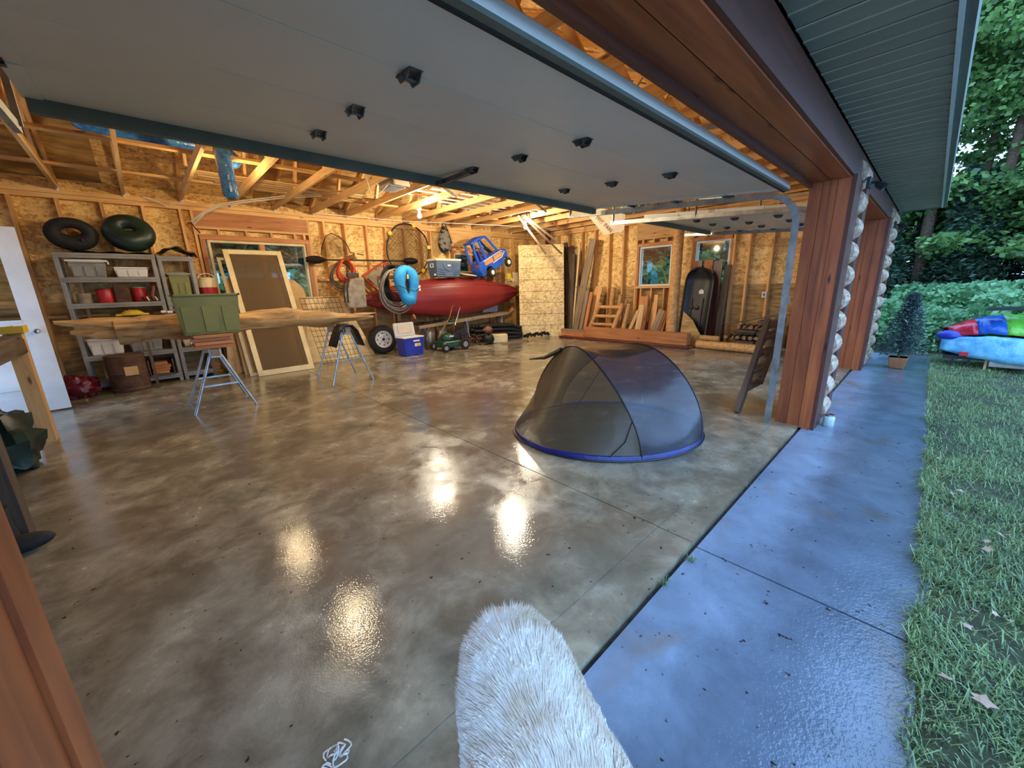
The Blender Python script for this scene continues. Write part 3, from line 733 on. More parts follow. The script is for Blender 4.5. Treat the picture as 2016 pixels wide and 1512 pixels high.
tote('paper_box', 0.56, 9.41, 0.586, 0.30, 0.18, 0.16, M_PAPER, 'small white box on the low shelf behind the green tote', False, 'box')
def can(name, x, y, z, r, h, mat, label, cat='can', lid=M_GREYPL, grp=None):
    t = thing(name, label, cat, (x, y, z), grp)
    MB().lathe([(r * 0.94, 0), (r, 0.01), (r, h * 0.92), (r * 0.96, h * 0.94)], (x, y, z), 20).build('body', mat, t, True)
    MB().lathe([(r * 1.03, h * 0.94), (r * 1.03, h), (r * 0.9, h * 1.02), (r * 0.2, h * 1.02)], (x, y, z), 20).build('lid', lid, t, True)
    return t
can('plastic_jar', -0.66, 9.30, 1.426, 0.085, 0.15, M_CANVAS, 'beige plastic jar on the middle shelf by the red can', 'jar')
can('red_can', -0.42, 9.30, 1.426, 0.10, 0.22, M_RED, 'red lidded can on the middle grey shelf', lid=M_BURG)
can('coffee_tin', -0.005, 9.36, 1.426, 0.095, 0.24, M_RED, 'red tin with grey lid on the middle grey shelf')
MB().box((-0.21, 9.34, 1.426 + 0.14), (0.18, 0.24, 0.28)).build('carton', M_BROWN, None, bevel=0.006)
tag(bpy.data.objects['carton'], 'plain brown carton on the middle grey shelf', 'box')
t = thing('leaning_book', 'thin red and white binder leaning on the middle shelf', 'binder', (0.22, 9.25, 1.425))
MB().box((0.165, 9.36, 1.562), (0.03, 0.22, 0.26), Matrix.Rotation(0.25, 3, 'Y')).build('cover', M_RED, t, bevel=0.003)
MB().box((0.178, 9.355, 1.565), (0.012, 0.21, 0.24), Matrix.Rotation(0.25, 3, 'Y')).build('pages', M_PAPER, t)
for i in range(4):
    o = rod('marker_pen', [(0.04 + i * 0.055, 9.17 + 0.01 * (i % 2), 1.437), (0.02 + i * 0.055, 9.22, 1.443 + 0.06)], 0.011, M_WHITEPL if i % 2 else M_BLACK, None, 8)
    tag(o, ('black stubby pen leftmost', 'white stubby pen second from left', 'black stubby pen third from left', 'white stubby pen rightmost')[i] + ' at the front of the middle shelf', 'pen', 'pens on the shelf edge')
MB().grid(lambda a, b: (0.37 + 0.48 * a + 0.03 * math.sin(5 * b), 9.12 + 0.46 * b - (0.05 if a > 0.8 else 0), 2.225 + 0.10 * math.sin(PI * min(1, a * 1.15)) + 0.02 * math.sin(14 * a + 9 * b) - 1.0 * max(0, a - 0.95)), 22, 14).build('trash_bag', M_SHINYBLK, None, True, solid=0.008)
tag(bpy.data.objects['trash_bag'], 'black plastic bag lying on top of the narrow grey shelf', 'bag')
# red/white drink jug
jx, jy, jz = 0.955, 9.30, 1.40
t = thing('drink_jug', 'red and white drink jug with wire handle beside the green tote', 'jug', (jx, jy, jz))
MB().lathe([(0.125, 0), (0.135, 0.012), (0.138, 0.24)], (jx, jy, jz), 24).build('body', M_RED, t, True)
MB().lathe([(0.138, 0.242), (0.136, 0.36), (0.12, 0.385)], (jx, jy, jz), 24).build('collar', M_CREAM, t, True)
MB().lathe([(0.125, 0.386), (0.125, 0.41), (0.04, 0.43)], (jx, jy, jz), 24).build('lid', M_CREAM, t, True)
rod('handle', [(jx - 0.135, jy, jz + 0.33)] + arc((jx, jy, jz + 0.42), 0.12, PI, 0, 8, (1, 0, 0), (0, 0, 0.6)) + [(jx + 0.135, jy, jz + 0.33)], 0.008, M_WHITEPL, t, 8)
MB().box((jx, jy - 0.15, jz + 0.05), (0.03, 0.04, 0.03)).build('spigot', M_WHITEPL, t, bevel=0.005)
slab('jug_shelf', (0.805, 9.18, 1.355), (1.10, 9.56, 1.397), M_GREYPL)
tag(bpy.data.objects['jug_shelf'], 'small grey ledge under the red and white jug', 'ledge')
# yellow tool and white caulk tubes behind the log, paper rolls
t = thing('yellow_tool_case', 'yellow plastic tool case on the shelf behind the log', 'tool case', (0.02, 9.22, 1.0))
p = atY(262, 621, 8.9)
MB().lathe([(0.14, 0), (0.16, 0.015), (0.13, 0.05), (0.08, 0.085), (0.02, 0.09)], p, 16).build('dome', M_YELLOW, t, True)
MB().box(p + Vector((0, 0, 0.015)), (0.40, 0.2, 0.03)).build('base', M_YELLOW, t, bevel=0.012)
rod('handle', [p + Vector((-0.06, -0.02, 0.08)), p + Vector((-0.03, -0.04, 0.12)), p + Vector((0.05, -0.04, 0.12)), p + Vector((0.08, -0.02, 0.07))], 0.012, M_BLACK, t)
t.location = (p.x, p.y, p.z)
for c in t.children: c.matrix_parent_inverse = world(t).inverted()
for i, (u, v) in enumerate(((318, 622), (330, 618))):
    p = atY(u, 618, 8.95); p.z += 0.03; p.y -= 0.09 * i
    t = thing('caulk_tube', ('white caulk tube lying on the shelf board, lower of two', 'white caulk tube lying on the shelf board, upper of two')[i], 'caulk tube', p)
    rod('barrel', [p, p + Vector((0.22, 0, 0.0))], 0.026, M_WHITEPL, t, 12); rod('band', [p + Vector((0.07, 0, 0)), p + Vector((0.15, 0, 0))], 0.0265, M_NAVY, t, 12)
    rod('nozzle', [p + Vector((0.22, 0, 0)), p + Vector((0.29, 0, 0))], [0.012, 0.004], M_WHITEPL, t, 8)
slab('tool_ledge', (-0.25, 8.78, p.z - 0.06), (0.78, 9.15, p.z - 0.03), M_DARKWOOD)
tag(bpy.data.objects['tool_ledge'], 'dark plank ledge carrying the yellow tool case and caulk tubes', 'ledge')
for x in (-0.06, 0.74): slab('ledge_leg', (x - 0.02, 8.80, 0), (x + 0.02, 8.84, p.z - 0.06), M_DARKWOOD, bpy.data.objects['tool_ledge'], grain='z')
q = Vector((0.56, 9.12, 0.64))
t = thing('paper_roll', 'white paper roll seen end-on on the low grey shelf', 'paper roll', q)
MB().lathe([(0.055, 0), (0.055, 0.13)], q, 18, Matrix.Rotation(-PI / 2, 3, 'X')).build('roll', M_PAPER, t, True)
MB().lathe([(0.018, -0.004), (0.018, 0.0)], q, 12, Matrix.Rotation(-PI / 2, 3, 'X')).build('core_hole', M_BROWN, t, True)
# barrel, cedar offcuts and red bag under the shelf
t = thing('fibre_drum', 'brown fibre drum standing under the shelf', 'drum', (-0.38, 8.98, 0))
MB().lathe([(0.235, 0), (0.24, 0.02), (0.24, 0.58), (0.235, 0.6)], (-0.38, 8.9, 0), 28).build('body', M_BROWN, t, True)
for z in (0.04, 0.3, 0.57): MB().lathe([(0.244, z), (0.248, z + 0.012), (0.244, z + 0.024)], (-0.38, 8.9, 0), 28).build('hoop', M_DARKWOOD, t, True)
MB().box((-0.33, 8.655, 0.35), (0.16, 0.012, 0.14)).build('label_patch', M_CARD, t)
def blob(name, c, d, mat, seed, label, cat, n=22, amp=0.16, fq=2.2, flat_bottom=True):
    c = Vector(c)
    def fn(a, b):
        th = 2 * PI * a; ph = PI * b
        p = Vector((math.sin(ph) * math.cos(th), math.sin(ph) * math.sin(th), math.cos(ph)))
        r = 1 + amp * mn.noise(p * fq + Vector((seed, seed * 2, 0))) + amp * 0.6 * mn.noise(p * fq * 2.6 + Vector((seed, 0, seed)))
        q = Vector((p.x * d[0] * r, p.y * d[1] * r, p.z * d[2] * r))
        if flat_bottom and q.z < -d[2] * 0.7: q.z = -d[2] * 0.7
        return c + q
    o = MB().grid(fn, n, n // 2 + 2, True).build(name, mat, None, True)
    return tag(o, label, cat) if label else o
blob('red_bag', (-0.97, 8.86, 0.15), (0.22, 0.2, 0.20), M_BURG, 3, 'shiny burgundy bag slumped by the white door', 'bag', 30, 0.5, 3.2)
t = thing('offcut_crate', 'open dark crate of cedar offcuts under the shelf', 'crate', (0.10, 9.3, 0))
MB().box((0.04, 9.30, 0.158), (0.34, 0.36, 0.02)).box((-0.12, 9.30, 0.29), (0.02, 0.36, 0.26)).box((0.20, 9.30, 0.29), (0.02, 0.36, 0.26)).box((0.04, 9.47, 0.29), (0.34, 0.02, 0.26)).build('crate_body', M_DARKWOOD, t)
for i in range(4): slab('cedar_offcut', (-0.09 + 0.01 * (i % 2), 9.14, 0.172 + i * 0.052), (0.13 + 0.02 * (i % 3), 9.4, 0.22 + i * 0.052), M_STUDR, t, bevel=0.004)

# =================================================================== SAWHORSES, LOG, TOTE
def sawhorse(x, y, h, label, w=0.34, rz=0.0):
    t = thing('sawhorse', label, 'sawhorse', (x, y, 0), 'metal leg sawhorses')
    beam('top_beam', (x, y - 0.42, h - 0.05), (x, y + 0.42, h - 0.05), 0.09, 0.09, M_GREYWOOD, t)
    for yy in (-0.33, 0.33):
        b = MB().box((x, y + yy, h - 0.06), (0.13, 0.1, 0.13)); b.build('leg_bracket', M_GALV, t, bevel=0.01)
        for s in (-1, 1):
            rod('leg', [(x + s * 0.06, y + yy, h - 0.09), (x + s * w, y + yy * 1.15, 0.0)], 0.017, M_GALV, t, 8)
        beam('spreader', (x - 0.6 * w, y + yy * 1.08, h * 0.42), (x + 0.6 * w, y + yy * 1.08, h * 0.42), 0.004, 0.022, M_GALV, t)
    return t
sh1 = sawhorse(0.57, 6.62, 0.83, 'metal leg sawhorse carrying the shingles under the green tote')
sh2 = sawhorse(2.36, 6.85, 0.94, 'sawhorse under the right end of the log')
for i in range(4):
    o = slab('cedar_board', (0.37 + 0.015 * (i % 2), 6.20 + 0.02 * (i % 3), 0.838 + i * 0.045), (0.79 - 0.012 * (i % 3), 6.66, 0.878 + i * 0.045), M_STUDR, None, bevel=0.003)
    tag(o, ('lowest', 'second lowest', 'second highest', 'topmost')[i] + ' cedar board stacked on the sawhorse under the green tote', 'board', 'cedar boards on the sawhorse')
tote('storage_tote', 0.60, 6.42, 1.018, 0.66, 0.44, 0.50, M_GREEN, 'large open green tote standing on cedar boards in front of the log', False)
o = slab('support_block', (0.50, 6.74, 0.838), (0.66, 6.98, 0.925), M_STUDR, None, 0.004); tag(o, 'short block under the log on the left sawhorse behind the tote', 'block')
# black strap draped over sawhorse 2
def strip(pts, w, n=(0, 1, 0)):
    b = MB(); n = Vector(n) * (w / 2)
    for p in pts: b.v += [Vector(p) - n, Vector(p) + n]
    for i in range(len(pts) - 1): b.f.append([2 * i, 2 * i + 1, 2 * i + 3, 2 * i + 2]); b.mi.append(0)
    return b
o = strip([(2.12, 0, 0.62), (2.22, 0, 0.86), (2.30, 0, 0.955), (2.42, 0, 0.955), (2.50, 0, 0.86), (2.58, 0, 0.6)], 0.34).build('black_pad', M_BLACK, None, True, solid=0.02)
o.location.y = 6.55; o.location.z += 0.012; tag(o, 'black rubber pad draped over the right sawhorse', 'pad')
# driftwood log: knotty, forked at its left end, splintered at its right end
t = thing('driftwood_log', 'long peeled driftwood log with a forked end lying on two sawhorses', 'log', (1.0, 6.75, 1.0))
def limb(ctrl, rs, seed, n=60, seg=20, amp=0.5):
    P = []; R = []
    for i in range(n):
        f = i / (n - 1) * (len(ctrl) - 1); k = min(int(f), len(ctrl) - 2); q = f - k; q = q * q * (3 - 2 * q)
        P.append(Vector(ctrl[k]).lerp(Vector(ctrl[k + 1]), q)); R.append(rs[k] + (rs[k + 1] - rs[k]) * q)
    b = MB()
    def fn(a, c):
        i = min(int(round(c * (n - 1))), n - 1); th = 2 * PI * a
        p = P[i]; d = Vector((0, math.cos(th), math.sin(th)))
        r = R[i] * (1 + amp * mn.noise(Vector((p.x * 2.2, d.y * 1.3 + seed, d.z * 1.3))) + amp * 0.22 * mn.noise(Vector((p.x * 5, d.y * 2.5 + seed, d.z * 2.5))))
        return p + d * r
    return b.grid(fn, seg, n, True)
Yl = 6.86
limb([(-0.30, Yl, 1.10), (0.2, Yl, 1.11), (0.9, Yl + 0.02, 1.10), (1.6, Yl, 1.13), (2.2, Yl - 0.02, 1.08), (2.62, Yl - 0.02, 1.06), (2.98, Yl - 0.05, 1.05)], [0.15, 0.16, 0.135, 0.13, 0.115, 0.07, 0.015], 2).build('trunk', M_DRIFT, t, True)
limb([(-0.05, Yl, 1.14), (-0.45, Yl - 0.02, 1.21), (-0.78, Yl - 0.03, 1.245)], [0.12, 0.075, 0.02], 5, 30).build('upper_fork', M_DRIFT, t, True)
limb([(0.0, Yl, 1.07), (-0.45, Yl + 0.02, 1.09), (-0.68, Yl, 1.115)], [0.12, 0.085, 0.025], 9, 30).build('lower_fork', M_DRIFT, t, True)
limb([(2.4, Yl - 0.02, 1.07), (2.75, Yl - 0.06, 1.10), (3.02, Yl - 0.08, 1.115)], [0.05, 0.03, 0.006], 4, 20).build('splinter', M_DRIFT, t, True)
MB().lathe([(0.06, 0), (0.045, 0.05), (0.02, 0.06)], (1.72, Yl - 0.07, 1.12), 12, Matrix.Rotation(PI / 2, 3, 'X')).build('knot', M_DRIFT, t, True)

# =================================================================== SCREEN DOOR AND SHEETS LEANING AT THE WINDOW
def leaning_frame(name, x0, x1, yb, yt, h, fw, mat, scr, label, cat, dx=0.0, th=0.035):
    t = thing(name, label, cat, ((x0 + x1) / 2, yb, 0))
    def P(x, s, o=0.0): # s along the height
        d = Vector((dx, yt - yb, h)); n = Vector((0, -h, yt - yb)).normalized()
        return Vector((x, yb, 0)) + d * s + n * o
    n = Vector((0, -h, yt - yb)).normalized()
    L = (P(0, 1) - P(0, 0)).length; f = fw / L
    beam('stile', P(x0 + fw / 2, 0), P(x0 + fw / 2, 1), fw, th, mat, t, n); beam('stile', P(x1 - fw / 2, 0), P(x1 - fw / 2, 1), fw, th, mat, t, n)
    beam('rail', P(x0 + fw, f * 0.6), P(x1 - fw, f * 0.6), th, fw * 1.2, mat, t, P(0, 1) - P(0, 0)); beam('rail', P(x0 + fw, 1 - f / 2), P(x1 - fw, 1 - f / 2), th, fw, mat, t, P(0, 1) - P(0, 0))
    if scr: MB().prism([P(x0 + fw, f), P(x1 - fw, f), P(x1 - fw, 1 - f), P(x0 + fw, 1 - f)], n * 0.003).build('screen', scr, t)
    return t
M_SCREEN = netting('brown_insect_screen', S(112, 90, 62), 0.70, 0.1, 0.7)
leaning_frame('screen_door', 1.33, 2.30, 8.36, 9.22, 2.32, 0.085, M_CREAM, M_SCREEN, 'cream framed screen door leaning against the window', 'screen door', -0.06)
leaning_frame('window_screen', 1.22, 2.2, 8.50, 9.30, 2.18, 0.05, M_CREAM, None, 'thin cream frame leaning behind the screen door', 'frame', -0.05, 0.025)
o = MB().prism([(1.18, 8.75, 0.0), (2.3, 8.75, 0.0), (2.62, 9.33, 1.45), (2.60, 9.36, 1.6), (2.45, 9.38, 1.76), (2.25, 9.4, 1.82), (1.30, 9.4, 1.82), (1.2, 9.36, 1.7)], (0, 0.012, 0)).build('cardboard_sheet', M_CARD, None)
tag(o, 'brown cardboard sheet with clipped corner behind the screen door', 'cardboard')
poly = [(1.14, 0.0), (3.92, 0.0), (3.72, 0.62), (3.6, 0.95), (3.52, 1.08), (3.42, 1.4), (1.14, 1.4)]
o = MB().prism([(x, 9.12 + z * 0.28, z) for x, z in poly], (0, 0.014, 0)).build('plywood_sheet', M_PLYL, None); tag(o, 'pale plywood sheet with a curved cut leaning under the window', 'plywood')
t = thing('wire_grid_panel', 'black wire grid panel leaning on the pale plywood', 'wire grid', (2.9, 9.0, 0))
def WP(a, b): return Vector((2.42 + 0.80 * a + 0.14 * (1 - b), 8.62 + 0.48 * b, 0.02 + 1.36 * b))
for i in range(10): rod('wire', [WP(i / 9, 0), WP(i / 9, 1)], 0.0045, M_BLACK, t, 5)
for j in range(13): rod('wire', [WP(0, j / 12), WP(1, j / 12)], 0.0045 if j not in (0, 12, 8) else 0.007, M_BLACK, t, 5)
for i, (x, y, h, r) in enumerate(((0.98, 8.86, 0.75, 0.09), (1.1, 8.96, 1.0, -0.08), (1.00, 9.06, 0.9, 0.03))):
    o = beam('lumber_scrap', (x, y, 0), (x + r, y + 0.12, h), 0.09, 0.022, (M_PALE, M_STUD, M_BROWN)[i], None, (0, -1, 0.2)); tag(o, ('short pale board leaning by the left sawhorse', 'tallest short board leaning by the left sawhorse', 'brown short board leaning by the left sawhorse')[i], 'board', 'boards leaning left of the screen door')
# =================================================================== THINGS HANGING ON THE BACK WALL
def peg(x, z, label, L=0.34):
    o = beam('wall_peg', (x, YB, z), (x, YB - L, z + 0.07), 0.045, 0.09, M_STUD, None, (0, 0, 1), 0.004); return tag(o, label, 'peg', 'wooden wall pegs')
peg(3.62, 2.20, 'wooden wall peg holding the orange cord', 0.78); pass
# paddle
t = thing('kayak_paddle', 'black kayak paddle lying across the wall pegs', 'paddle', (4.2, 9.42, 2.24))
pa, pb = atY(602, 511, 9.40), atY(822, 514, 9.40)
dv = (pb - pa).normalized()
rod('shaft', [pa + dv * 0.45, pb - dv * 0.4], 0.02, M_BLACK, t, 10)
for base, sg in ((pa, 1), (pb, -1)):
    pts = []
    for i in range(9):
        f = i / 8; wv = 0.085 * math.sin(PI * min(1, 0.12 + f * 0.95)) ** 0.7
        pts.append((base + dv * sg * 0.48 * f, wv))
    b = MB()
    for p, wv in pts: b.v += [p + Vector((0, 0.02, -wv)), p + Vector((0, -0.03, 0)), p + Vector((0, 0.02, wv))]
    for i in range(8):
        for k in (0, 1): b.f.append([3 * i + k, 3 * i + k + 1, 3 * i + k + 4, 3 * i + k + 3]); b.mi.append(0)
    b.build('blade', M_BLACK, t, True, solid=0.008)
# landing net
M_NET = netting('brown_net_mesh', S(70, 52, 36), 0.38, 0.1, 0.8)
t = thing('landing_net', 'dark landing net with looped frame above the paddle', 'net', atY(650, 495, 9.45))
lp = [atY(u, v, 9.45) for u, v in ((632, 503), (634, 485), (641, 465), (652, 459), (668, 466), (682, 480), (690, 497))]
rod('hoop', lp, 0.01, M_BLACK, t, 6); rod('handle', [atY(690, 497, 9.45), atY(716, 502, 9.45)], 0.014, M_CHROME, t, 8)
c0 = atY(655, 512, 9.2)
b = MB(); b.v = [p.copy() for p in lp] + [p.lerp(c0, 0.55) + Vector((0, -0.1, 0)) for p in lp] + [c0 + (p - c0) * 0.25 for p in lp]; n_ = len(lp)
for r in range(2):
    for i in range(n_ - 1): b.f.append([r * n_ + i, r * n_ + i + 1, (r + 1) * n_ + i + 1, (r + 1) * n_ + i]); b.mi.append(0)
b.build('net_bag', M_NET, t, True)
# big hoop net with yellow tags
t = thing('hoop_net', 'large round hoop net with yellow tags hanging on the studs', 'net', atY(803, 495, 9.50))
HC = atY(803, 493, 9.5); hr = []
for i in range(40):
    a = 2 * PI * i / 40; hr.append(HC + Vector((0.60 * math.cos(a) + 0.02 * math.sin(3 * a), -0.04, 0.64 * math.sin(a))))
rod('hoop', hr, 0.018, M_BLACK, t, 8, closed=True)
b = MB(); b.v = [HC] + hr
for i in range(40): b.f.append([0, 1 + i, 1 + (i + 1) % 40]); b.mi.append(0)
b.build('mesh', M_NET, t)
for i in range(1, 16):     # netting cords, crossing diagonally
    s_ = -0.58 + i * 0.0725; hw = math.sqrt(max(0, 0.35 - s_ * s_)) * 0.98
    for sg in (1, -1):
        d1_ = Vector((0.707, 0, 0.707 * sg)); d2_ = Vector((-0.707 * sg, 0, 0.707))
        rod('net_cord', [HC + d1_ * s_ + d2_ * hw - Vector((0, 0.03, 0)), HC + d1_ * s_ - d2_ * hw - Vector((0, 0.03, 0))], 0.0025, M_BROWN, t, 4)
for a in (2.5, 1.25, 0.15, -0.9):
    p = HC + Vector((0.60 * math.cos(a), -0.065, 0.64 * math.sin(a))); MB().box(p, (0.10, 0.02, 0.09), Matrix.Rotation(a, 3, 'Y')).build('yellow_tag', M_YELLOW, t, bevel=0.006)
# orange extension cord and grey cord coils
def coil(name, c, R, Rz, r, turns, mat, label, cat, yspread=0.16, seed=1, squash=0.3):
    rnd = random.Random(seed); c = Vector(c)
    t = thing(name, label, cat, c)
    for k in range(turns):
        pts = []; f = rnd.uniform(0.82, 1.08); oy = -yspread * k / max(1, turns - 1) + rnd.uniform(-0.01, 0.01); ph = rnd.uniform(-0.3, 0.3); dz = -(f - 0.82) * Rz * 0.9
        for i in range(26):
            a = 2 * PI * i / 26
            pts.append(c + Vector((R * f * math.cos(a) * (1 - squash * 0.5 * max(0, math.sin(a))) + 0.012 * math.sin(3 * a + ph), oy + 0.02 * math.sin(2 * a + ph), Rz * f * math.sin(a) + dz)))
        MB().tube(pts, r, 6, True).build('loop', mat, t, True)
    return t
q = atY(677, 530, 9.30)
coil('extension_cord', q, 0.19, 0.23, 0.012, 14, M_ORANGE, 'coiled orange extension cord hanging on a wall peg', 'cord', 0.18, 3)
coil('grey_cable_coil', q + Vector((-0.02, 0.12, -0.10)), 0.26, 0.31, 0.011, 7, M_HOSE, 'coiled grey cable hanging behind the orange cord', 'cable', 0.1, 5)
# canvas bag hanging
t = thing('canvas_bag', 'grey canvas bag with black clip hanging below the paddle', 'bag', atY(698, 605, 9.3))
kz = [atY(u, v, 8.96) for u, v in ((685, 550), (712, 546), (719, 605), (690, 607), (680, 604), (673, 580))]
b = MB(); b.prism(kz, (0, -0.14, 0)); b.build('bag_body', M_CANVAS, t, bevel=0.03)
MB().box(atY(694, 542, 8.90), (0.26, 0.08, 0.10)).build('clip', M_BLACK, t, bevel=0.01)
for u in (679, 686): rod('strap', [atY(u, 545, 8.81), atY(u - 2, 570, 8.805), atY(u, 596, 8.805)], 0.012, M_BLACK, t, 6)
# garden hoses, black tire tube, blue flotation collar, red snow shovel blade
q = atY(785, 560, 8.74); qh = atY(776, 565, 8.44); p0 = atY(801, 556, 8.06)
o = beam('wall_peg', (qh.x + 0.1, YB, qh.z + 0.24), (p0.x, 7.99, p0.z + 0.12), 0.045, 0.09, M_STUD, None, (0, 0, 1), 0.004); tag(o, 'long wooden wall arm holding the hoses and blue flotation collar', 'peg', 'wooden wall pegs')
coil('garden_hose', qh, 0.38, 0.45, 0.015, 14, M_HOSE, 'grey garden hose coiled around the wall peg', 'hose', 0.16, 11, 0.1)
t = thing('rubber_hose_coil', 'black rubber hose loops behind the blue collar', 'hose', q)
for k in range(6):
    MB().tube([q + Vector((0.02 + 0.29 * math.cos(a) - 0.05 * k, 0.0 - 0.035 * k, 0.03 + 0.40 * math.sin(a))) for a in [2 * PI * i / 26 for i in range(26)]], 0.02, 8, True).build('loop', M_RUBBER, t, True)
t = thing('flotation_collar', 'bright blue flotation collar hanging in front of the red kayak', 'flotation collar', p0)
ck = []
for i in range(28):
    a = 2 * PI * i / 28; sx = 0.17 + 0.02 * math.sin(a); ck.append(p0 + Vector((sx * math.cos(a) * (0.92 if math.sin(a) < 0 else 1), 0.03 * math.sin(a), 0.33 * math.sin(a) - 0.05)))
b = MB().tube(ck, [0.115 + 0.02 * math.sin(2 * PI * i / 28 * 3) for i in range(28)], 12, True)
b.build('collar', M_CYAN, t, True)
MB().box(p0 + Vector((0.02, -0.01, -0.42)), (0.26, 0.16, 0.12)).build('lower_flap', M_CYAN, t, bevel=0.04)
rod('strap', [p0 + Vector((-0.26, -0.11, -0.06)), p0 + Vector((-0.1, -0.15, -0.14)), p0 + Vector((0.12, -0.15, -0.2)), p0 + Vector((0.27, -0.09, -0.12))], 0.008, M_BLACK, t, 6)
MB().box(p0 + Vector((0.27, -0.06, -0.13)), (0.05, 0.01, 0.12)).build('white_tag', M_WHITEPL, t)
t = thing('road_triangle', 'red plastic warning triangle hanging behind the hoses', 'warning triangle', atY(740, 560, 9.45))
tri = [atY(u, v, 9.46) for u, v in ((713, 543), (757, 514), (752, 580))]
cc = (tri[0] + tri[1] + tri[2]) / 3
for i in range(3): beam('side', tri[i], tri[(i + 1) % 3], 0.03, 0.06, M_RED, t, (0, 1, 0), 0.008)
MB().prism([cc + (p - cc) * 0.72 for p in tri], (0, 0.01, 0)).build('pale_net', M_CANVAS, t)
# camo pack hanging high
t = thing('camo_pack', 'dark camouflage pack hanging from the plate above the cooler', 'pack', atY(874, 470, 9.4))
rod('hook', [atY(873, 450, 9.6), atY(873, 450, 9.5) + Vector((0, 0, 0.02))], 0.012, M_HINGE, t, 6)
M_CAMO = flat('dark_camo_fabric', S(120, 112, 100), S(26, 24, 22), 9, rough=0.8, spread=(0.45, 0.52), detail=2)
pc = atY(875, 472, 9.46)
blobm = MB().grid(lambda a, b: pc + Vector((0.24 * math.sin(PI * b) ** 0.6 * math.cos(2 * PI * a) * (0.6 + 0.5 * b), 0.12 * math.sin(PI * b) ** 0.6 * math.sin(2 * PI * a), 0.36 - 0.74 * b + 0.02 * math.sin(9 * a))), 20, 14, True)
blobm.build('pack_body', M_CAMO, t, True)
rod('strap', [pc + Vector((-0.08, -0.02, 0.3)), pc + Vector((-0.03, 0, 0.42)), pc + Vector((0.05, 0, 0.42)), pc + Vector((0.09, -0.03, 0.28)), pc + Vector((0.16, -0.12, -0.1))], 0.016, M_BLACK, t, 6)

# =================================================================== KAYAK AND WHAT LIES ON IT
t = thing('kayak', 'dark red kayak resting on its side along the back wall', 'kayak', (6.2, 9.05, 0.8))
KA, KB = Vector((3.74, 9.12, 1.30)), Vector((8.78, 9.05, 1.36))
def kay(a, b):
    th = 2 * PI * a; x = b
    # half height and depth along the length, fuller at the middle right
    e = max(0.0, math.sin(PI * x)) ** 0.62
    hz = 0.03 + 0.47 * e * (0.92 + 0.12 * math.sin(PI * x)); hd = 0.02 + 0.27 * e
    p = KA.lerp(KB, x)
    ct, st = math.cos(th), math.sin(th)
    ct = math.copysign(abs(ct) ** 0.8, ct); st = math.copysign(abs(st) ** 0.85, st)
    keel = 0.03 * math.exp(-((th - 1.5 * PI) / 0.12) ** 2)
    return p + Vector((0, hd * st - keel, hz * ct - 0.06 * math.sin(PI * x)))
MB().grid(kay, 48, 60, True).build('hull', M_KAYAK, t, True)
for sg in (1,):
    rod('chine_ridge', [KA.lerp(KB, x) + Vector((0, -0.04 - 0.20 * math.sin(PI * x) ** 0.7, 0.09 + 0.23 * math.sin(PI * x) ** 0.7 - 0.06 * math.sin(PI * x))) for x in [0.1 + 0.8 * i / 30 for i in range(31)]], 0.014, M_KAYAK, t, 6)
rod('grab_loop', [KB + Vector((-0.12, -0.03, 0.03)), KB + Vector((-0.05, -0.1, -0.02)), KB + Vector((0.0, -0.03, -0.02))], 0.01, M_BLACK, t, 6)
for x, lb in ((4.86, 'curved timber bracket under the left part of the kayak'), (8.25, 'timber bracket under the right end of the kayak')):
    br = thing('kayak_bracket', lb, 'bracket', (x, YB, 0.7), 'kayak brackets')
    MB().prism([(x, YB, 0.35), (x, YB, 0.70), (x, 8.95, 0.74), (x, 8.80, 0.90), (x, 8.72, 0.80), (x, 9.2, 0.5)], (0.05, 0, 0)).build('arm', M_STUDR, br)
    beam('cleat', (x + 0.025, YB - 0.02, 0.3), (x + 0.025, YB - 0.02, 1.05), 0.09, 0.035, M_STUD, br, (0, -1, 0))
def wcooler(x, y, z, w, d, h, body, lid, label, rz=0.0, openlid=False, handles=None):
    t = thing('cooler', label, 'cooler', (x, y, z), 'coolers')
    MB().taper((0, 0, 0), (w * 0.9, d * 0.88), (w, d), h).build('body', body, t, center=False, bevel=0.02)
    if openlid:
        MB().box((0, 0, h + 0.01), (w + 0.015, d + 0.015, 0.03)).build('rim', lid, t, center=False, bevel=0.008)
        MB().box((0, d / 2 + 0.03, h + 0.02 + w * 0.29), (w + 0.01, 0.06, w * 0.58), Matrix.Rotation(-0.18, 3, 'X')).build('open_lid', lid, t, center=False, bevel=0.025)
        MB().box((0, d / 2 - 0.012, h + 0.02 + w * 0.29), (w * 0.7, 0.02, w * 0.36), Matrix.Rotation(-0.18, 3, 'X')).build('lid_liner', M_PAPER, t, center=False, bevel=0.008)
        MB().box((0, 0, h + 0.021), (w * 0.84, d * 0.82, 0.006)).build('painted_shade_sheet', M_NAVY, t, center=False)  # flat navy sheet paints the shade inside the open cooler
    else:
        MB().box((0, 0, h + 0.03), (w + 0.02, d + 0.02, 0.06)).build('lid', lid, t, center=False, bevel=0.02)
    t.location = (x, y, z); t.rotation_euler = (0, 0, rz)
    for c in t.children: c.matrix_parent_inverse = Matrix()
    def loc(b, nm, m, bev=0.0):
        o = b.build(nm, m, None, center=False, bevel=bev); o.parent = t; return o
    return t, loc
tc, loc = wcooler(6.02, 8.98, 1.80, 0.78, 0.44, 0.40, M_SLATE, M_PAPER, 'slate blue cooler with white lid on top of the kayak')
for sx in (-1, 1):
    b = MB()
    for dz in (-0.045, 0.045): b.box((sx * 0.392, 0, 0.29 + dz), (0.014, 0.14, 0.016))
    for dy in (-0.065, 0.065): b.box((sx * 0.392, dy, 0.29), (0.014, 0.016, 0.1))
    loc(b, 'handle', M_WHITEPL, 0.003)
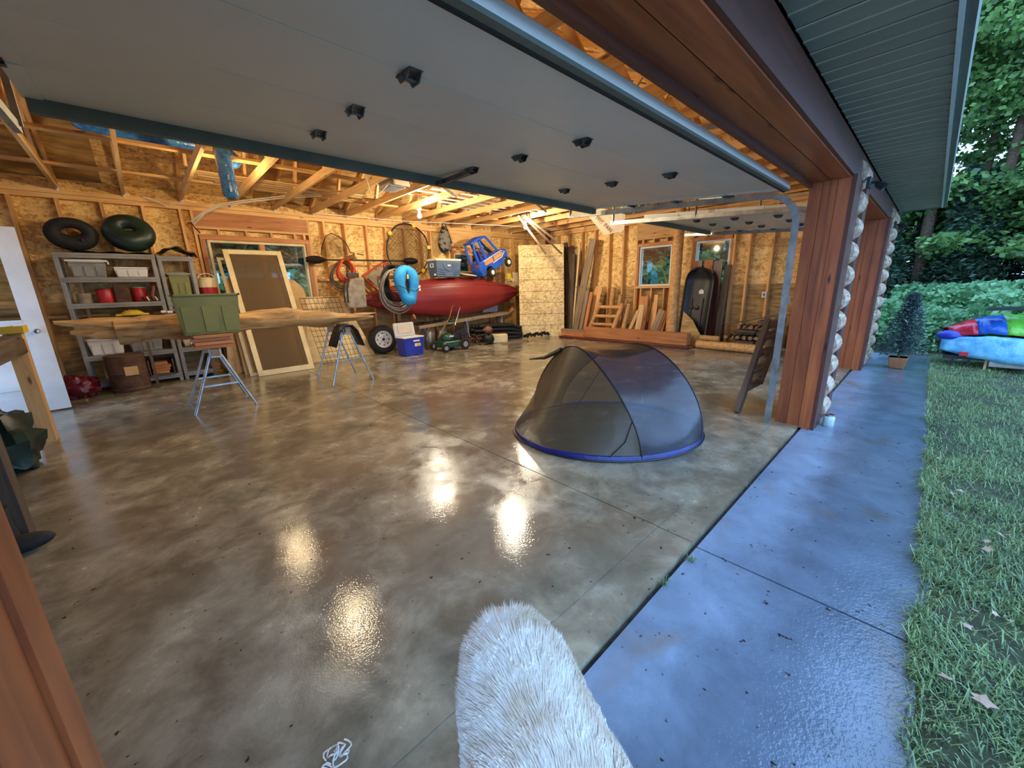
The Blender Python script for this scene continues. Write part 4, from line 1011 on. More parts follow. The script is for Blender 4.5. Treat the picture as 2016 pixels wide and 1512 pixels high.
loc(MB().tube([(-0.2, -0.218, 0.36), (-0.12, -0.222, 0.2), (0.0, -0.224, 0.15), (0.12, -0.222, 0.2), (0.2, -0.218, 0.36)], 0.012, 6), 'moulded_rib', M_SLATE)
for i in range(3):
    for sx in (-1, 1): loc(MB().tube([(sx * 0.34, -0.214, 0.20 - i * 0.055), (sx * (0.20 - 0.03 * i), -0.216, 0.18 - i * 0.055)], 0.01, 6), 'moulded_rib', M_SLATE)
loc(MB().box((0, -0.222, 0.29), (0.10, 0.012, 0.04)), 'badge', M_WHITEPL, 0.005)
loc(MB().box((-0.375, -0.1, 0.06), (0.03, 0.06, 0.05)), 'drain_plug', M_WHITEPL, 0.008)
t = thing('white_disc', 'round white plastic disc lying on the kayak beside the cooler', 'disc', (6.85, 9.0, 1.79))
MB().lathe([(0.27, 0.0), (0.29, 0.012), (0.28, 0.03), (0.24, 0.035), (0.05, 0.04)], (6.76, 9.0, 1.85), 32, Matrix.Rotation(0.09, 3, 'Y') @ Matrix.Rotation(0.15, 3, 'X')).build('plate', M_PAPER, t, True)
rod('rim_ring', [Vector((6.76, 9.0, 1.865)) + (Matrix.Rotation(0.09, 3, 'Y') @ Matrix.Rotation(0.15, 3, 'X')) @ Vector((0.286 * math.cos(a), 0.286 * math.sin(a), 0)) for a in [2 * PI * i / 32 for i in range(32)]], 0.01, M_GREYPL, t, 6, closed=True)
# ride-on toy truck, nose tipped up against the wall
t = thing('toy_truck', 'blue ride-on toy truck with wood-look sides perched on the kayak', 'toy truck', (0, 0, 0))
Wd = 0.40
side = [(-0.52, 0.10), (-0.40, 0.10), (-0.36, 0.20), (-0.24, 0.26), (-0.12, 0.20), (-0.08, 0.10), (0.30, 0.10), (0.33, 0.2), (0.42, 0.25), (0.52, 0.18), (0.56, 0.30), (0.52, 0.42), (0.24, 0.46), (-0.50, 0.44), (-0.56, 0.3)]
MB().prism([(x, -Wd / 2, z) for x, z in side], (0, Wd, 0)).build('body', M_TOYBLUE, t, center=False, bevel=0.02)
for sy in (-1, 1):
    y = sy * (Wd / 2 - 0.02)
    rod('roof_pillar', [(-0.50, y, 0.42), (-0.50, y, 0.70), (-0.44, y, 0.88)], 0.035, M_TOYBLUE, t, 8)
    rod('roof_pillar', [(0.26, y, 0.44), (0.08, y, 0.78), (0.0, y, 0.90)], 0.03, M_TOYBLUE, t, 8)
    rod('roof_pillar', [(-0.22, y, 0.43), (-0.24, y, 0.88)], 0.04, M_TOYBLUE, t, 8)
    MB().prism([(x, y + sy * 0.018, z) for x, z in ((-0.34, 0.31), (-0.02, 0.29), (-0.02, 0.40), (-0.32, 0.40))], (0, sy * 0.012, 0)).build('wood_panel', M_STUDR, t, center=False)
    MB().prism([(x, y + sy * 0.018, z) for x, z in ((0.02, 0.29), (0.30, 0.31), (0.40, 0.37), (0.30, 0.41), (0.02, 0.40))], (0, sy * 0.012, 0)).build('wood_panel', M_STUDR, t, center=False)
    rod('white_trim', [(-0.36, y + sy * 0.03, 0.42), (0.34, y + sy * 0.03, 0.43), (0.46, y + sy * 0.03, 0.37), (0.30, y + sy * 0.03, 0.285), (-0.06, y + sy * 0.03, 0.27)], 0.01, M_WHITEPL, t, 6)
    for x in (-0.24, 0.42):
        w = MB().lathe([(0.05, 0), (0.105, 0.0), (0.115, 0.015), (0.115, 0.06), (0.105, 0.075), (0.05, 0.075)], (x, y + sy * 0.035 - (0.075 if sy < 0 else 0) + 0.0, 0.10), 20, Matrix.Rotation(-PI / 2, 3, 'X')).build('wheel', M_RUBBER, t, True)
        MB().lathe([(0.055, 0), (0.055, 0.085), (0.02, 0.09)] if sy > 0 else [(0.02, -0.012), (0.055, -0.008), (0.055, 0.075)], (x, y + sy * 0.035 - (0.075 if sy < 0 else 0), 0.10), 16, Matrix.Rotation(-PI / 2, 3, 'X')).build('hub_cap', M_WHITEPL, w, True)
MB().grid(lambda a, b: (-0.50 + 0.52 * a, (b - 0.5) * Wd, 0.90 + 0.05 * math.sin(PI * a) * math.sin(PI * b) ** 0.5), 12, 10).build('roof', M_TOYBLUE, t, True, solid=0.035, center=False)
rod('steering_wheel', arc((0.06, 0, 0.58), 0.085, 0, 2 * PI, 16, (0, 1, 0), (-0.5, 0, 0.86))[:-1], 0.014, M_BLACK, t, 6, closed=True)
rod('steering_column', [(0.20, 0, 0.46), (0.06, 0, 0.58)], 0.015, M_BLACK, t, 6)
MB().box((-0.22, 0, 0.46), (0.22, 0.28, 0.05)).box((-0.33, 0, 0.56), (0.05, 0.28, 0.24)).build('seat', M_BLUE, t, center=False, bevel=0.02)
MB().box((-0.545, -0.12, 0.38), (0.03, 0.08, 0.06)).build('tail_light', M_RED, t, center=False, bevel=0.006); MB().box((-0.545, 0.12, 0.38), (0.03, 0.08, 0.06)).build('tail_light', M_RED, t, center=False, bevel=0.006)
t.location = (7.74, 8.98, 1.92); t.rotation_euler = (0.0, math.radians(-25), 0.0); t.scale = (1.06, 1.0, 1.18)
# yellow toy
p = Vector((8.30, 8.88, 1.63))
t = thing('toy_tractor', 'small yellow toy digger hanging on cord at the kayak tip', 'toy', p)
MB().box(p + Vector((0, 0, 0.10)), (0.26, 0.12, 0.10), Matrix.Rotation(0.4, 3, 'Y')).box(p + Vector((-0.06, 0, 0.2)), (0.12, 0.11, 0.12), Matrix.Rotation(0.4, 3, 'Y')).build('body', M_YELLOW, t, bevel=0.015)
for dx, dz in ((-0.12, 0.03), (0.10, -0.03)):
    MB().lathe([(0.02, 0), (0.05, 0), (0.055, 0.03), (0.02, 0.035)], p + Vector((dx, -0.08, dz + 0.03)), 14, Matrix.Rotation(-PI / 2, 3, 'X')).build('wheel', M_GREYPL, t, True)
for k in range(5): rod('white_cord', [p + Vector((0.06 + 0.05 * k, -0.05, 0.3)), p + Vector((0.1 + 0.05 * k, -0.07 + 0.01 * k, 0.1)), p + Vector((0.05 + 0.06 * k, -0.06, -0.08 - 0.02 * (k % 2))), p + Vector((0.12 + 0.04 * k, -0.05, 0.02))], 0.008, M_PAPER, t, 5)
# =================================================================== ALONG THE FOOT OF THE BACK WALL
def tire(c, R, r, w, axis, label):
    t = thing('trailer_tire', label, 'tire', (c[0], c[1], 0))
    rot = Vector(axis).to_track_quat('Z', 'Y').to_matrix()
    MB().lathe([(R * 0.56, -w * 0.40), (R * 0.62, -w * 0.5), (R * 0.88, -w * 0.5), (R * 0.97, -w * 0.38), (R, -w * 0.15), (R, w * 0.15), (R * 0.97, w * 0.38), (R * 0.88, w * 0.5), (R * 0.62, w * 0.5), (R * 0.56, w * 0.40), (R * 0.56, -w * 0.40)], c, 36, rot, False).build('tire', M_RUBBER, t, True)
    MB().lathe([(R * 0.575, w * 0.1), (R * 0.6, w * 0.47), (R * 0.55, w * 0.46), (R * 0.50, w * 0.3), (R * 0.42, w * 0.22), (R * 0.3, w * 0.32), (R * 0.18, w * 0.34), (R * 0.12, w * 0.30), (R * 0.02, w * 0.30)], c, 32, rot).build('rim', M_WHITE, t, True)
    for k in range(8):
        a = 2 * PI * k / 8
        MB().lathe([(R * 0.055, 0), (R * 0.055, 0.006), (R * 0.01, 0.006)], Vector(c) + rot @ Vector((R * 0.40 * math.cos(a), R * 0.40 * math.sin(a), w * 0.235)), 10, rot).build('vent_hole', M_BLACK, t)
    for k in range(5):
        a = 2 * PI * k / 5
        MB().lathe([(R * 0.032, 0), (R * 0.032, 0.012), (R * 0.01, 0.014)], Vector(c) + rot @ Vector((R * 0.235 * math.cos(a), R * 0.235 * math.sin(a), w * 0.325)), 8, rot).build('lug_nut', M_BLACK, t)
    MB().lathe([(R * 0.1, 0), (R * 0.09, 0.02), (R * 0.02, 0.022)], Vector(c) + rot @ Vector((0, 0, w * 0.30)), 14, rot).build('hub_bore', M_BLACK, t)
tire((4.10, 9.0, 0.34), 0.34, 0.2, 0.22, (-0.12, -1, 0.16), 'black tire on a white steel rim leaning below the kayak')
tc, loc = wcooler(4.42, 8.24, 0.0, 0.54, 0.36, 0.42, M_BLUE, M_WHITEPL, 'royal blue cooler with its white lid open on the floor', 0.08, True)
for i, (dx, w_, h_, m_) in enumerate(((0.06, 0.17, 0.035, M_WHITEPL), (0.04, 0.06, 0.07, M_WHITEPL), (0.12, 0.10, 0.07, M_YELLOW))):
    loc(MB().box((dx, -0.173 - 0.006 * (i == 0), 0.345 if i == 0 else 0.25), (w_, 0.008, h_)), 'printed_label', m_)
# grey board on legs behind (bench under the kayak)
t = thing('low_bench', 'low bench of a long grey board under the kayak', 'bench', (6.5, 9.2, 0))
beam('bench_top', (5.0, 8.95, 0.56), (8.15, 9.0, 0.72), 0.36, 0.07, M_GREYWOOD, t)
for x in (5.2, 6.6, 7.9): slab('leg', (x, 8.9, 0), (x + 0.06, 9.05, 0.53 + (x - 5) * 0.05), M_GREYPL, t, grain='z')
for i, x in enumerate((5.25, 5.62)):
    tt = thing('metal_canister', ('tall dull metal canister behind the mower, left of the pair', 'tall dull metal canister behind the mower, right of the pair')[i], 'canister', (x, 8.75, 0))
    MB().lathe([(0.13, 0), (0.14, 0.01), (0.14, 0.44), (0.12, 0.46)], (x, 8.72, 0), 22).build('body', M_STEELTUBE, tt, True)
    MB().lathe([(0.145, 0.44), (0.145, 0.47), (0.03, 0.48)], (x, 8.72, 0), 22).build('lid', M_STEELTUBE, tt, True)
MB().grid(lambda a, b: (5.0 + 0.9 * a, 8.86 + 0.2 * b, 0.625 + 0.046 * a + 0.04 * abs(mn.noise(Vector((a * 6, b * 3, 1))))), 24, 8).build('dark_rag', M_SHINYBLK, None, True, solid=0.01)
tag(bpy.data.objects['dark_rag'], 'dark rag bundled on the left end of the low bench', 'rag')
# push mower
mx, my = 5.42, 8.12
t = thing('push_mower', 'green push lawn mower with folded handle below the kayak', 'lawn mower', (mx, my, 0))
MB().taper((mx, my, 0.09), (0.62, 0.46), (0.50, 0.36), 0.16).build('deck', M_MOWER, t, bevel=0.04)
MB().lathe([(0.16, 0.0), (0.17, 0.02), (0.16, 0.12), (0.10, 0.17), (0.03, 0.18)], (mx - 0.04, my, 0.25), 20).build('engine_cover', M_MOWER, t, True)
MB().box((mx + 0.16, my - 0.05, 0.30), (0.12, 0.16, 0.12)).build('fuel_tank', M_BLACK, t, bevel=0.02)
MB().box((mx - 0.02, my - 0.17, 0.36), (0.13, 0.012, 0.03)).build('badge', M_WHITEPL, t)
for dx, dy, r in ((-0.27, -0.27, 0.10), (-0.27, 0.27, 0.10), (0.30, -0.28, 0.14), (0.30, 0.28, 0.14)):
    w = MB().lathe([(r * 0.35, -0.025), (r * 0.93, -0.028), (r, -0.015), (r, 0.015), (r * 0.93, 0.028), (r * 0.35, 0.025)], (mx + dx, my + dy, r), 22, Matrix.Rotation(PI / 2, 3, 'X')).build('wheel', M_RUBBER, t, True)
    MB().lathe([(r * 0.55, 0.0), (r * 0.5, 0.032), (r * 0.1, 0.036)], (mx + dx, my + dy, r), 16, Matrix.Rotation(PI / 2, 3, 'X')).build('hub', M_GREYPL, w, True)
ha = atY(863, 665, 8.1); hb = atY(890, 603, 8.35); hc = atY(906, 604, 8.5); hd = atY(896, 640, 8.4)
rod('handle', [ha, atY(885, 625, 8.2), hb, hb.lerp(hc, 0.5) + Vector((0, 0, 0.03)), hc, hd], 0.014, M_CHROME, t, 8)
MB().box(atY(889, 632, 8.25), (0.16, 0.1, 0.06)).build('control_box', M_MOWER, t, bevel=0.015)
rod('pull_cord', [atY(884, 640, 8.22), atY(876, 655, 8.18), Vector((mx, my - 0.1, 0.4))], 0.007, M_BLACK, t, 5)
# tangle of machinery beside the mower
t = thing('wheel_cultivator', 'rusty brown wheel cultivator with two metal legs beside the mower', 'cultivator', (6.1, 8.2, 0))
for k in range(4):
    c = Vector((5.98 + 0.16 * k, 8.25 + 0.04 * (k % 2), 0.16))
    for j in range(6):
        a = 2 * PI * j / 6 + k * 0.3; rod('tine', [c, c + Vector((0.02, 0.06 * math.cos(a), 0.0)) + Vector((0, 0.13 * math.cos(a), 0.15 * math.sin(a)))], [0.014, 0.008], M_BROWN, t, 5)
rod('axle', [(5.9, 8.25, 0.17), (6.6, 8.28, 0.17)], 0.02, M_BROWN, t, 8)
rod('leg', [atY(918, 672, 8.2), atY(924, 690, 8.0)], 0.013, M_CHROME, t, 6); rod('leg', [atY(938, 670, 8.2), atY(947, 682, 8.0)], 0.013, M_CHROME, t, 6)
rod('mast', [(6.22, 8.3, 0.2), (6.2, 8.4, 0.72)], 0.014, M_STEELTUBE, t, 6)
blob('engine_block', (6.64, 8.02, 0.16), (0.15, 0.13, 0.14), M_BLACK, 8, 'small black engine block on the floor under the bench', 'engine', 18, 0.25, 3)
blob('dark_backpack', (6.15, 8.62, 0.20), (0.28, 0.10, 0.22), flat('dark_navy_cloth', S(40, 40, 50), S(16, 16, 22), 6, rough=0.85), 21, 'dark cloth pack slumped under the bench board', 'pack', 24, 0.25, 2.4)
blob('leather_glove', (6.62, 8.0, 0.40), (0.13, 0.1, 0.10), flat('brown_leather', S(134, 92, 66), S(92, 58, 40), 7, rough=0.6), 30, 'brown leather glove lying above the small engine', 'glove', 16, 0.3, 3, False)
t = thing('jerry_can', 'cream jerry can lying on the floor under the bench', 'jerry can', (7.05, 8.1, 0))
jr = Matrix.Rotation(-0.45, 3, 'Z')
MB().box((7.08, 8.08, 0.12), (0.44, 0.22, 0.24), jr).build('body', M_CREAM, t, bevel=0.03); MB().box((6.84, 8.2, 0.12), (0.10, 0.2, 0.2), jr).build('cap_end', M_BROWN, t, bevel=0.01)
# black poly pipe bundle (long parallel pipes curving) and black fittings
t = thing('poly_pipe_bundle', 'bundle of black plastic pipe lying under the bench and out to the strand board', 'pipe bundle', (7.6, 8.8, 0))
rnd = random.Random(4)
for k in range(16):
    col, row = k % 4, k // 4
    zz = 0.06 + row * 0.115; yy = 8.42 + col * 0.11 + rnd.uniform(-0.02, 0.02)
    MB().tube([(6.75 + rnd.uniform(-0.2, 0.1), yy + 0.1, zz + rnd.uniform(0, 0.05)), (7.3, yy + 0.03, zz + 0.03), (7.85, yy - 0.05, zz), (8.14, yy - 0.16, max(0.06, zz * 0.75))], 0.055, 10).build('pipe', M_BLACK, t, True)
t = thing('pipe_fittings', 'heap of black plastic pipe fittings on the floor before the strand board', 'fittings', (8.2, 7.95, 0))
for k in range(7):
    c = Vector((7.95 + 0.13 * k, 7.98 - 0.02 * k, 0.07 + 0.03 * (k % 2)))
    MB().tube([c + Vector((0, 0, 0.02)), c + Vector((0.1, -0.02, 0.04)), c + Vector((0.13, -0.06, -0.02))], 0.045, 10).build('elbow', M_SHINYBLK, t, True)
o = slab('floor_plank', (6.9, 7.72, 0.0), (7.75, 7.80, 0.03), M_GREYWOOD); tag(o, 'thin grey plank on the floor in front of the black pipes', 'plank')
# radiator-like ribbed panel under kayak tip and plywood gusset
t = thing('ribbed_panel', 'white ribbed vent panel standing below the kayak tip', 'vent panel', (7.75, 9.35, 0.75))
for k in range(14): slab('rib', (7.60 + k * 0.04, 9.33, 0.78), (7.622 + k * 0.04, 9.37, 1.12), M_WHITEPL, t, grain='z')
slab('backing', (7.58, 9.375, 0.76), (8.17, 9.39, 1.14), M_WHITEPL, t)

# =================================================================== CORNER: STRAND BOARD SHEET, LEANING LUMBER
t = thing('strand_board_sheet', 'full strand board sheet standing on edge near the corner', 'strand board', (8.8, 8.0, 0))
s0, s1 = Vector((8.30, 8.50, 0)), Vector((9.26, 7.54, 0)); off = Vector((0.22, 0.22, 2.70))
MB().prism([s0, s1, s1 + off, s0 + off], Vector((0.015, 0.015, 0))).build('sheet', M_OSB2, t)
for k in range(1, 8):
    a, b = s0 + off * (k / 8), s1 + off * (k / 8); nn = Vector((-0.0035, -0.0035, 0))
    MB().prism([a + nn, b + nn, b + nn + Vector((0, 0, 0.008)), a + nn + Vector((0, 0, 0.008))], Vector((0.002, 0.002, 0))).build('nail_line', M_BROWN, t)
# lumber leaning in the corner and along the far wall; each a board of its own
SLOPE = 0.12      # every leaning piece lies in a plane x = xb + SLOPE * z, layer behind layer
def on_plane(u, v, xb):
    x = xb
    for _ in range(8): q = atX(u, v, x); x = xb + SLOPE * q.z
    return q
def lean(name, u0, v0, u1, v1, xb, w, th, mat, label, cat='board', grp='lumber leaning on the far wall'):
    p, q = on_plane(u0, v0, xb), on_plane(u1, v1, xb); f = (p.z - 0.02) / (q.z - p.z); p = p + (p - q) * f
    o = beam(name, p, q, w, th, mat, None, (-1, 0, SLOPE), 0.004); return tag(o, label, cat, grp)
L = [(1122, 650, 1112, 478, 9.580, .16, M_DARKWOOD, 'dark plank leaning just behind the strand board edge'),
     (1130, 650, 1124, 485, 9.535, .20, M_DARKWOOD, 'wide dark plank second behind the strand board edge'),
     (1124, 640, 1130, 500, 9.355, .10, M_DARKWOOD, 'thin dark strip crossing in front of the dark planks'),
     (1135, 650, 1136, 490, 9.490, .16, M_GREYWOOD, 'grey plank leaning third from the strand board'),
     (1128, 640, 1142, 480, 9.400, .05, M_PALE, 'narrow pale batten leaning across the grey planks'),
     (1132, 645, 1168, 470, 9.445, .24, M_GREYWOOD, 'wide rough grey slab plank leaning at a slant'),
     (1144, 642, 1157, 572, 9.310, .12, M_GREYWOOD, 'short grey post leaning left of the log railing'),
     (1152, 642, 1165, 575, 9.355, .10, M_STUDR, 'short reddish board leaning left of the log railing'),
     (1162, 642, 1180, 565, 9.540, .24, M_PEELED, 'thick peeled slab leaning behind the log railing'),
     (1262, 647, 1268, 583, 9.700, .26, M_STUDR, 'wide orange board leaning under the far window'),
     (1256, 646, 1264, 600, 9.400, .15, M_PALE, 'short pale thick board leaning under the far window'),
     (1278, 648, 1288, 595, 9.655, .07, M_STUDR, 'thin red board leaning under the far window'),
     (1285, 648, 1293, 580, 9.610, .11, M_STUD, 'tall pointed stud leaning right of the orange board'),
     (1296, 650, 1306, 612, 9.565, .26, M_PEELED, 'tan board with slanted top behind the grey plank'),
     (1286, 652, 1304, 610, 9.400, .16, M_GREYWOOD, 'grey plank leaning at a low slant by the big post'),
     (1241, 646, 1257, 611, 9.400, .09, M_PALE, 'pale slat leaning beside the peeled poles')]
for (a, b, c, d, e, w, m, lb) in L: lean('leaning_board', a, b, c, d, e, w, 0.035, m, lb)
def pole(u0, v0, u1, v1, xb, r, label, m=M_PEELED):
    p, q = on_plane(u0, v0, xb), on_plane(u1, v1, xb); p = p + (p - q) * ((p.z - 0.02) / (q.z - p.z))
    o = rod('peeled_pole', [p, p.lerp(q, 0.5), q], [r, r * 0.97, r * 0.9], m, None, 12); return tag(o, label, 'pole', 'peeled poles')
pole(1200, 640, 1208, 567, 9.68, 0.085, 'thick peeled log pole behind the log railing')
pole(1214, 640, 1222, 580, 9.50, 0.060, 'peeled pole right of the thick log pole')
pole(1224, 642, 1233, 590, 9.66, 0.055, 'slim peeled pole with round top behind the railing post')
pole(1228, 644, 1239, 598, 9.37, 0.060, 'front peeled pole right of the log railing')
# log railing section: two posts with round rungs
t = thing('log_railing', 'peeled log railing section with four rungs leaning on the lumber', 'railing', (9.1, 6.3, 0))
ra0, ra1, rb0, rb1 = on_plane(1163, 641, 9.355), on_plane(1182, 596, 9.355), on_plane(1209, 643, 9.355), on_plane(1226, 598, 9.355)
ra0 = ra0 + (ra0 - ra1) * ((ra0.z - 0.02) / (ra1.z - ra0.z)); rb0 = rb0 + (rb0 - rb1) * ((rb0.z - 0.02) / (rb1.z - rb0.z))
rod('railing_post', [ra0, ra1], 0.055, M_PEELED, t, 12); rod('railing_post', [rb0, rb1], 0.060, M_PEELED, t, 12)
for f in (0.14, 0.38, 0.62, 0.88): rod('rung', [ra0.lerp(ra1, f), rb0.lerp(rb1, f + 0.02)], 0.048, M_PEELED, t, 10)
# timbers on the floor along the far wall
t_ = slab('floor_timber', (9.02, 3.72, 0.06), (9.26, 6.62, 0.34), M_STUDR, None, 0.008, 'y'); tag(t_, 'big squared timber lying on planks along the far wall', 'timber')
for i, (a, b, x0, x1, z, m, lb) in enumerate(((3.62, 7.4, 8.85, 9.0, 0.0, M_CEDARD, 'reddish plank on the floor before the big timber'), (3.62, 7.2, 9.02, 9.27, 0.0, M_CEDAR, 'reddish plank on the floor under the big timber'), (6.65, 7.5, 9.05, 9.26, 0.052, M_STUDR, 'short timber offcut left of the big timber'), (6.64, 7.5, 9.06, 9.25, 0.174, M_GREYWOOD, 'grey plank on top of the timber offcut in the corner'))):
    o = slab('floor_plank', (x0, a, z), (x1, b, z + (0.05 if i < 2 else 0.12 if i == 2 else 0.06)), m, None, 0.004, 'y'); tag(o, lb, 'plank', 'planks on the floor by the far wall')
# standing post
o = rod('standing_post', [(9.46, 4.30, 0.0), (9.46, 4.30, 0.8), (9.46, 4.29, 1.5), (9.46, 4.28, 3.16)], [0.13, 0.128, 0.12, 0.112], M_PEELED, None, 14); tag(o, 'thick peeled log post standing from floor to trusses by the far window', 'post')
o = MB().prism([(9.30, 4.02, 0.02), (9.30, 3.52, 0.02), (9.34, 3.55, 0.30), (9.42, 3.78, 0.62), (9.46, 4.03, 0.82)], (0.02, 0, 0)).build('plywood_offcut', M_PLY, None); tag(o, 'cut-corner plywood offcut leaning by the log post', 'plywood')
# plastic sled standing on end, boards behind
t = thing('snow_sled', 'long black plastic sled standing on end against the far wall', 'sled', (9.6, 3.8, 0))
def sled(a, b):
    z = 0.06 + 1.76 * b; w = 0.32 * (1 - 0.95 * max(0, (b - 0.78) / 0.22) ** 2.2) ** 0.5 if b < 0.999 else 0.06
    s_ = (a - 0.5) * 2; return (9.42 + 0.30 * b + 0.10 * (1 - abs(s_) ** 3) - (0.12 * max(0, b - 0.85) / 0.15), 3.80 + w * s_, z)
MB().grid(sled, 17, 30).build('shell', M_BLACK, t, True, solid=0.02)
edge = [Vector(sled(0, i / 29)) for i in range(30)] + [Vector(sled(1, i / 29)) for i in reversed(range(30))]
rod('rim', edge, 0.022, M_BLACK, t, 6)
for yy, zz in ((3.93, 0.9), (3.80, 0.9), (3.93, 0.55), (3.80, 0.55)):
    p = Vector(sled(0.5, (zz - 0.06) / 1.76)); MB().lathe([(0.055, 0), (0.05, 0.02), (0.02, 0.03)], (p.x - 0.02, yy, zz), 14, Matrix.Rotation(-PI / 2, 3, 'Y')).build('moulded_boss', M_BLACK, t, True)
for yy in (3.72, 3.98): rod('runner_groove', [Vector(sled(0.5 + (yy - 3.84) / 0.67, f)) - Vector((0.02, 0, 0)) for f in (0.05, 0.3, 0.6)], 0.02, M_BLACK, t, 6)
p = Vector(sled(0.42, 0.68)); MB().box(p - Vector((0.022, 0, 0)), (0.006, 0.11, 0.07)).build('white_sticker', M_WHITEPL, t); MB().prism([p + Vector((-0.022, -0.055, 0.035)), p + Vector((-0.022, 0.055, 0.035)), p + Vector((-0.022, 0.0, 0.075))], (0.004, 0, 0)).build('white_sticker', M_WHITEPL, t)
for i, (y, h, m, lb) in enumerate(((3.96, 1.98, M_CEDAR, 'reddish plank standing behind the sled, left'), (3.72, 1.99, M_STUDR, 'orange plank standing behind the sled, middle'), (3.50, 1.96, M_CEDARD, 'dark plank standing behind the sled, right'))):
    o = beam('standing_plank', (9.74 + 0.02 * i, y, 0.0), (9.86, y - 0.02, h), 0.19, 0.04, m, None, (-1, 0, 0.1)); tag(o, lb, 'plank', 'planks behind the sled')
o = beam('standing_plank', (9.76, 3.32, 0), (9.9, 3.28, 1.86), 0.13, 0.04, M_DARKWOOD, None, (-1, 0, 0.1)); tag(o, 'dark narrow plank right of the black sled', 'plank', 'planks behind the sled')
t = thing('wall_outlet', 'white electrical outlet box on a far wall stud', 'outlet', (9.93, 2.47, 1.15))
MB().box((9.925, 2.50, 1.19), (0.05, 0.09, 0.13)).build('box', M_WHITEPL, t, bevel=0.006); MB().box((9.897, 2.50, 1.19), (0.008, 0.035, 0.07)).build('receptacle', M_HINGE, t)
# firewood pile
rnd = random.Random(12)
fw_mesh = []
for k in range(6):
    b = MB(); seg = 9; R = rnd.uniform(0.044, 0.051); Ln = rnd.uniform(0.36, 0.42)
    rr = [R * rnd.uniform(0.85, 1.08) for _ in range(seg)]; flatc = rnd.uniform(-0.4, 0.2)
    for x in (-Ln / 2, Ln / 2):
        for i in range(seg):
            a = 2 * PI * i / seg; y, z = rr[i] * math.cos(a), rr[i] * math.sin(a)
            if k % 2: z = max(z, flatc * R)
            b.v.append(Vector((x, y, z)))
    for i in range(seg): b.f.append([i, (i + 1) % seg, seg + (i + 1) % seg, seg + i]); b.mi.append(0)
    b.f.append(list(range(seg))[::-1]); b.f.append([seg + i for i in range(seg)]); b.mi += [1, 1]
    me = bpy.data.meshes.new('firewood_stick'); me.from_pydata([tuple(p) for p in b.v], [], b.f); me.materials.append(M_BARK); me.materials.append(M_ENDGRAIN); me.polygons.foreach_set('material_index', b.mi); fw_mesh.append(me)
def stick(x, y, z, yaw):
    o = bpy.data.objects.new('firewood_stick', rnd.choice(fw_mesh)); COL.objects.link(o)
    o.location = (x, y, z); o.rotation_euler = (rnd.uniform(0, 6.28), rnd.uniform(-0.02, 0.02), yaw)
    tag(o, 'split firewood stick in the pile by the far wall', 'firewood', 'firewood pile')
for r_, b_ in enumerate((3.16, 3.12, 3.04, 2.94, 2.78, 2.62)):      # cross-stacked courses, lower towards the sled
    z = 0.057 + 0.115 * r_
    if r_ % 2 == 0:
        y = 2.06
        while y < b_: stick(9.60 + rnd.uniform(-0.05, 0.04), y, z, rnd.uniform(-0.03, 0.03)); y += 0.119
    else:
        y = 2.22
        while y + 0.2 < b_ + 0.0:
            for k in range(4): stick(9.41 + 0.121 * k, y + rnd.uniform(-0.01, 0.01), z, PI / 2 + rnd.uniform(-0.02, 0.02))
            y += 0.45
for (p, q, r, lb) in (((9.22, 3.55, 0.10), (9.15, 2.0, 0.10), 0.095, 'peeled log edging in front of the firewood'), ((9.2, 3.48, 0.257), (9.19, 3.08, 0.257), 0.06, 'short pale log lying on the edging log by the firewood')):
    o = rod('edging_log', [p, q], r, M_PEELED, None, 12); tag(o, lb, 'log', 'edging logs')
o = beam('stick_on_pile', (9.40, 3.05, 0.56), (9.42, 2.15, 0.775), 0.05, 0.03, M_DARKWOOD); tag(o, 'long dark stick lying across the firewood', 'stick')

# =================================================================== DARK LOG LADDER SECTION BY THE NEAR POST
t = thing('ladder_section', 'dark weathered wooden ladder section leaning by the stained post', 'ladder', (5.0, 1.25, 0))
la0, la1 = Vector((4.82, 1.34, 0.0)), atY(1513, 630, 1.28); lb0 = Vector((5.26, 1.28, 0.30)); lb1 = la1 + Vector((0.30, -0.06, 0))
beam('side_rail', la0, la1, 0.13, 0.055, M_DARKWOOD, t, (0.2, -1, 0.3), 0.01)
rod('side_rail', [lb0, lb1], 0.065, M_DARKWOOD, t, 10)
for f in (0.26, 0.44, 0.62, 0.80, 0.93): rod('rung', [la0.lerp(la1, f), la0.lerp(la1, f) + (lb1 - la1) + Vector((0, 0, 0.04))], 0.045, M_DARKWOOD, t, 10)
t = thing('glass_jar', 'small glass jar at the foot of the near stained post', 'jar', (5.06, 0.54, -0.02))
MB().lathe([(0.045, 0), (0.05, 0.01), (0.05, 0.10), (0.04, 0.115)], (5.06, 0.53, -0.022), 20).build('body', flat('pale_glass', S(190, 206, 200), S(150, 170, 166), 12, rough=0.08), t, True)
MB().lathe([(0.042, 0.115), (0.042, 0.13), (0.01, 0.132)], (5.06, 0.53, -0.022), 20).build('cap', M_CHROME, t, True)

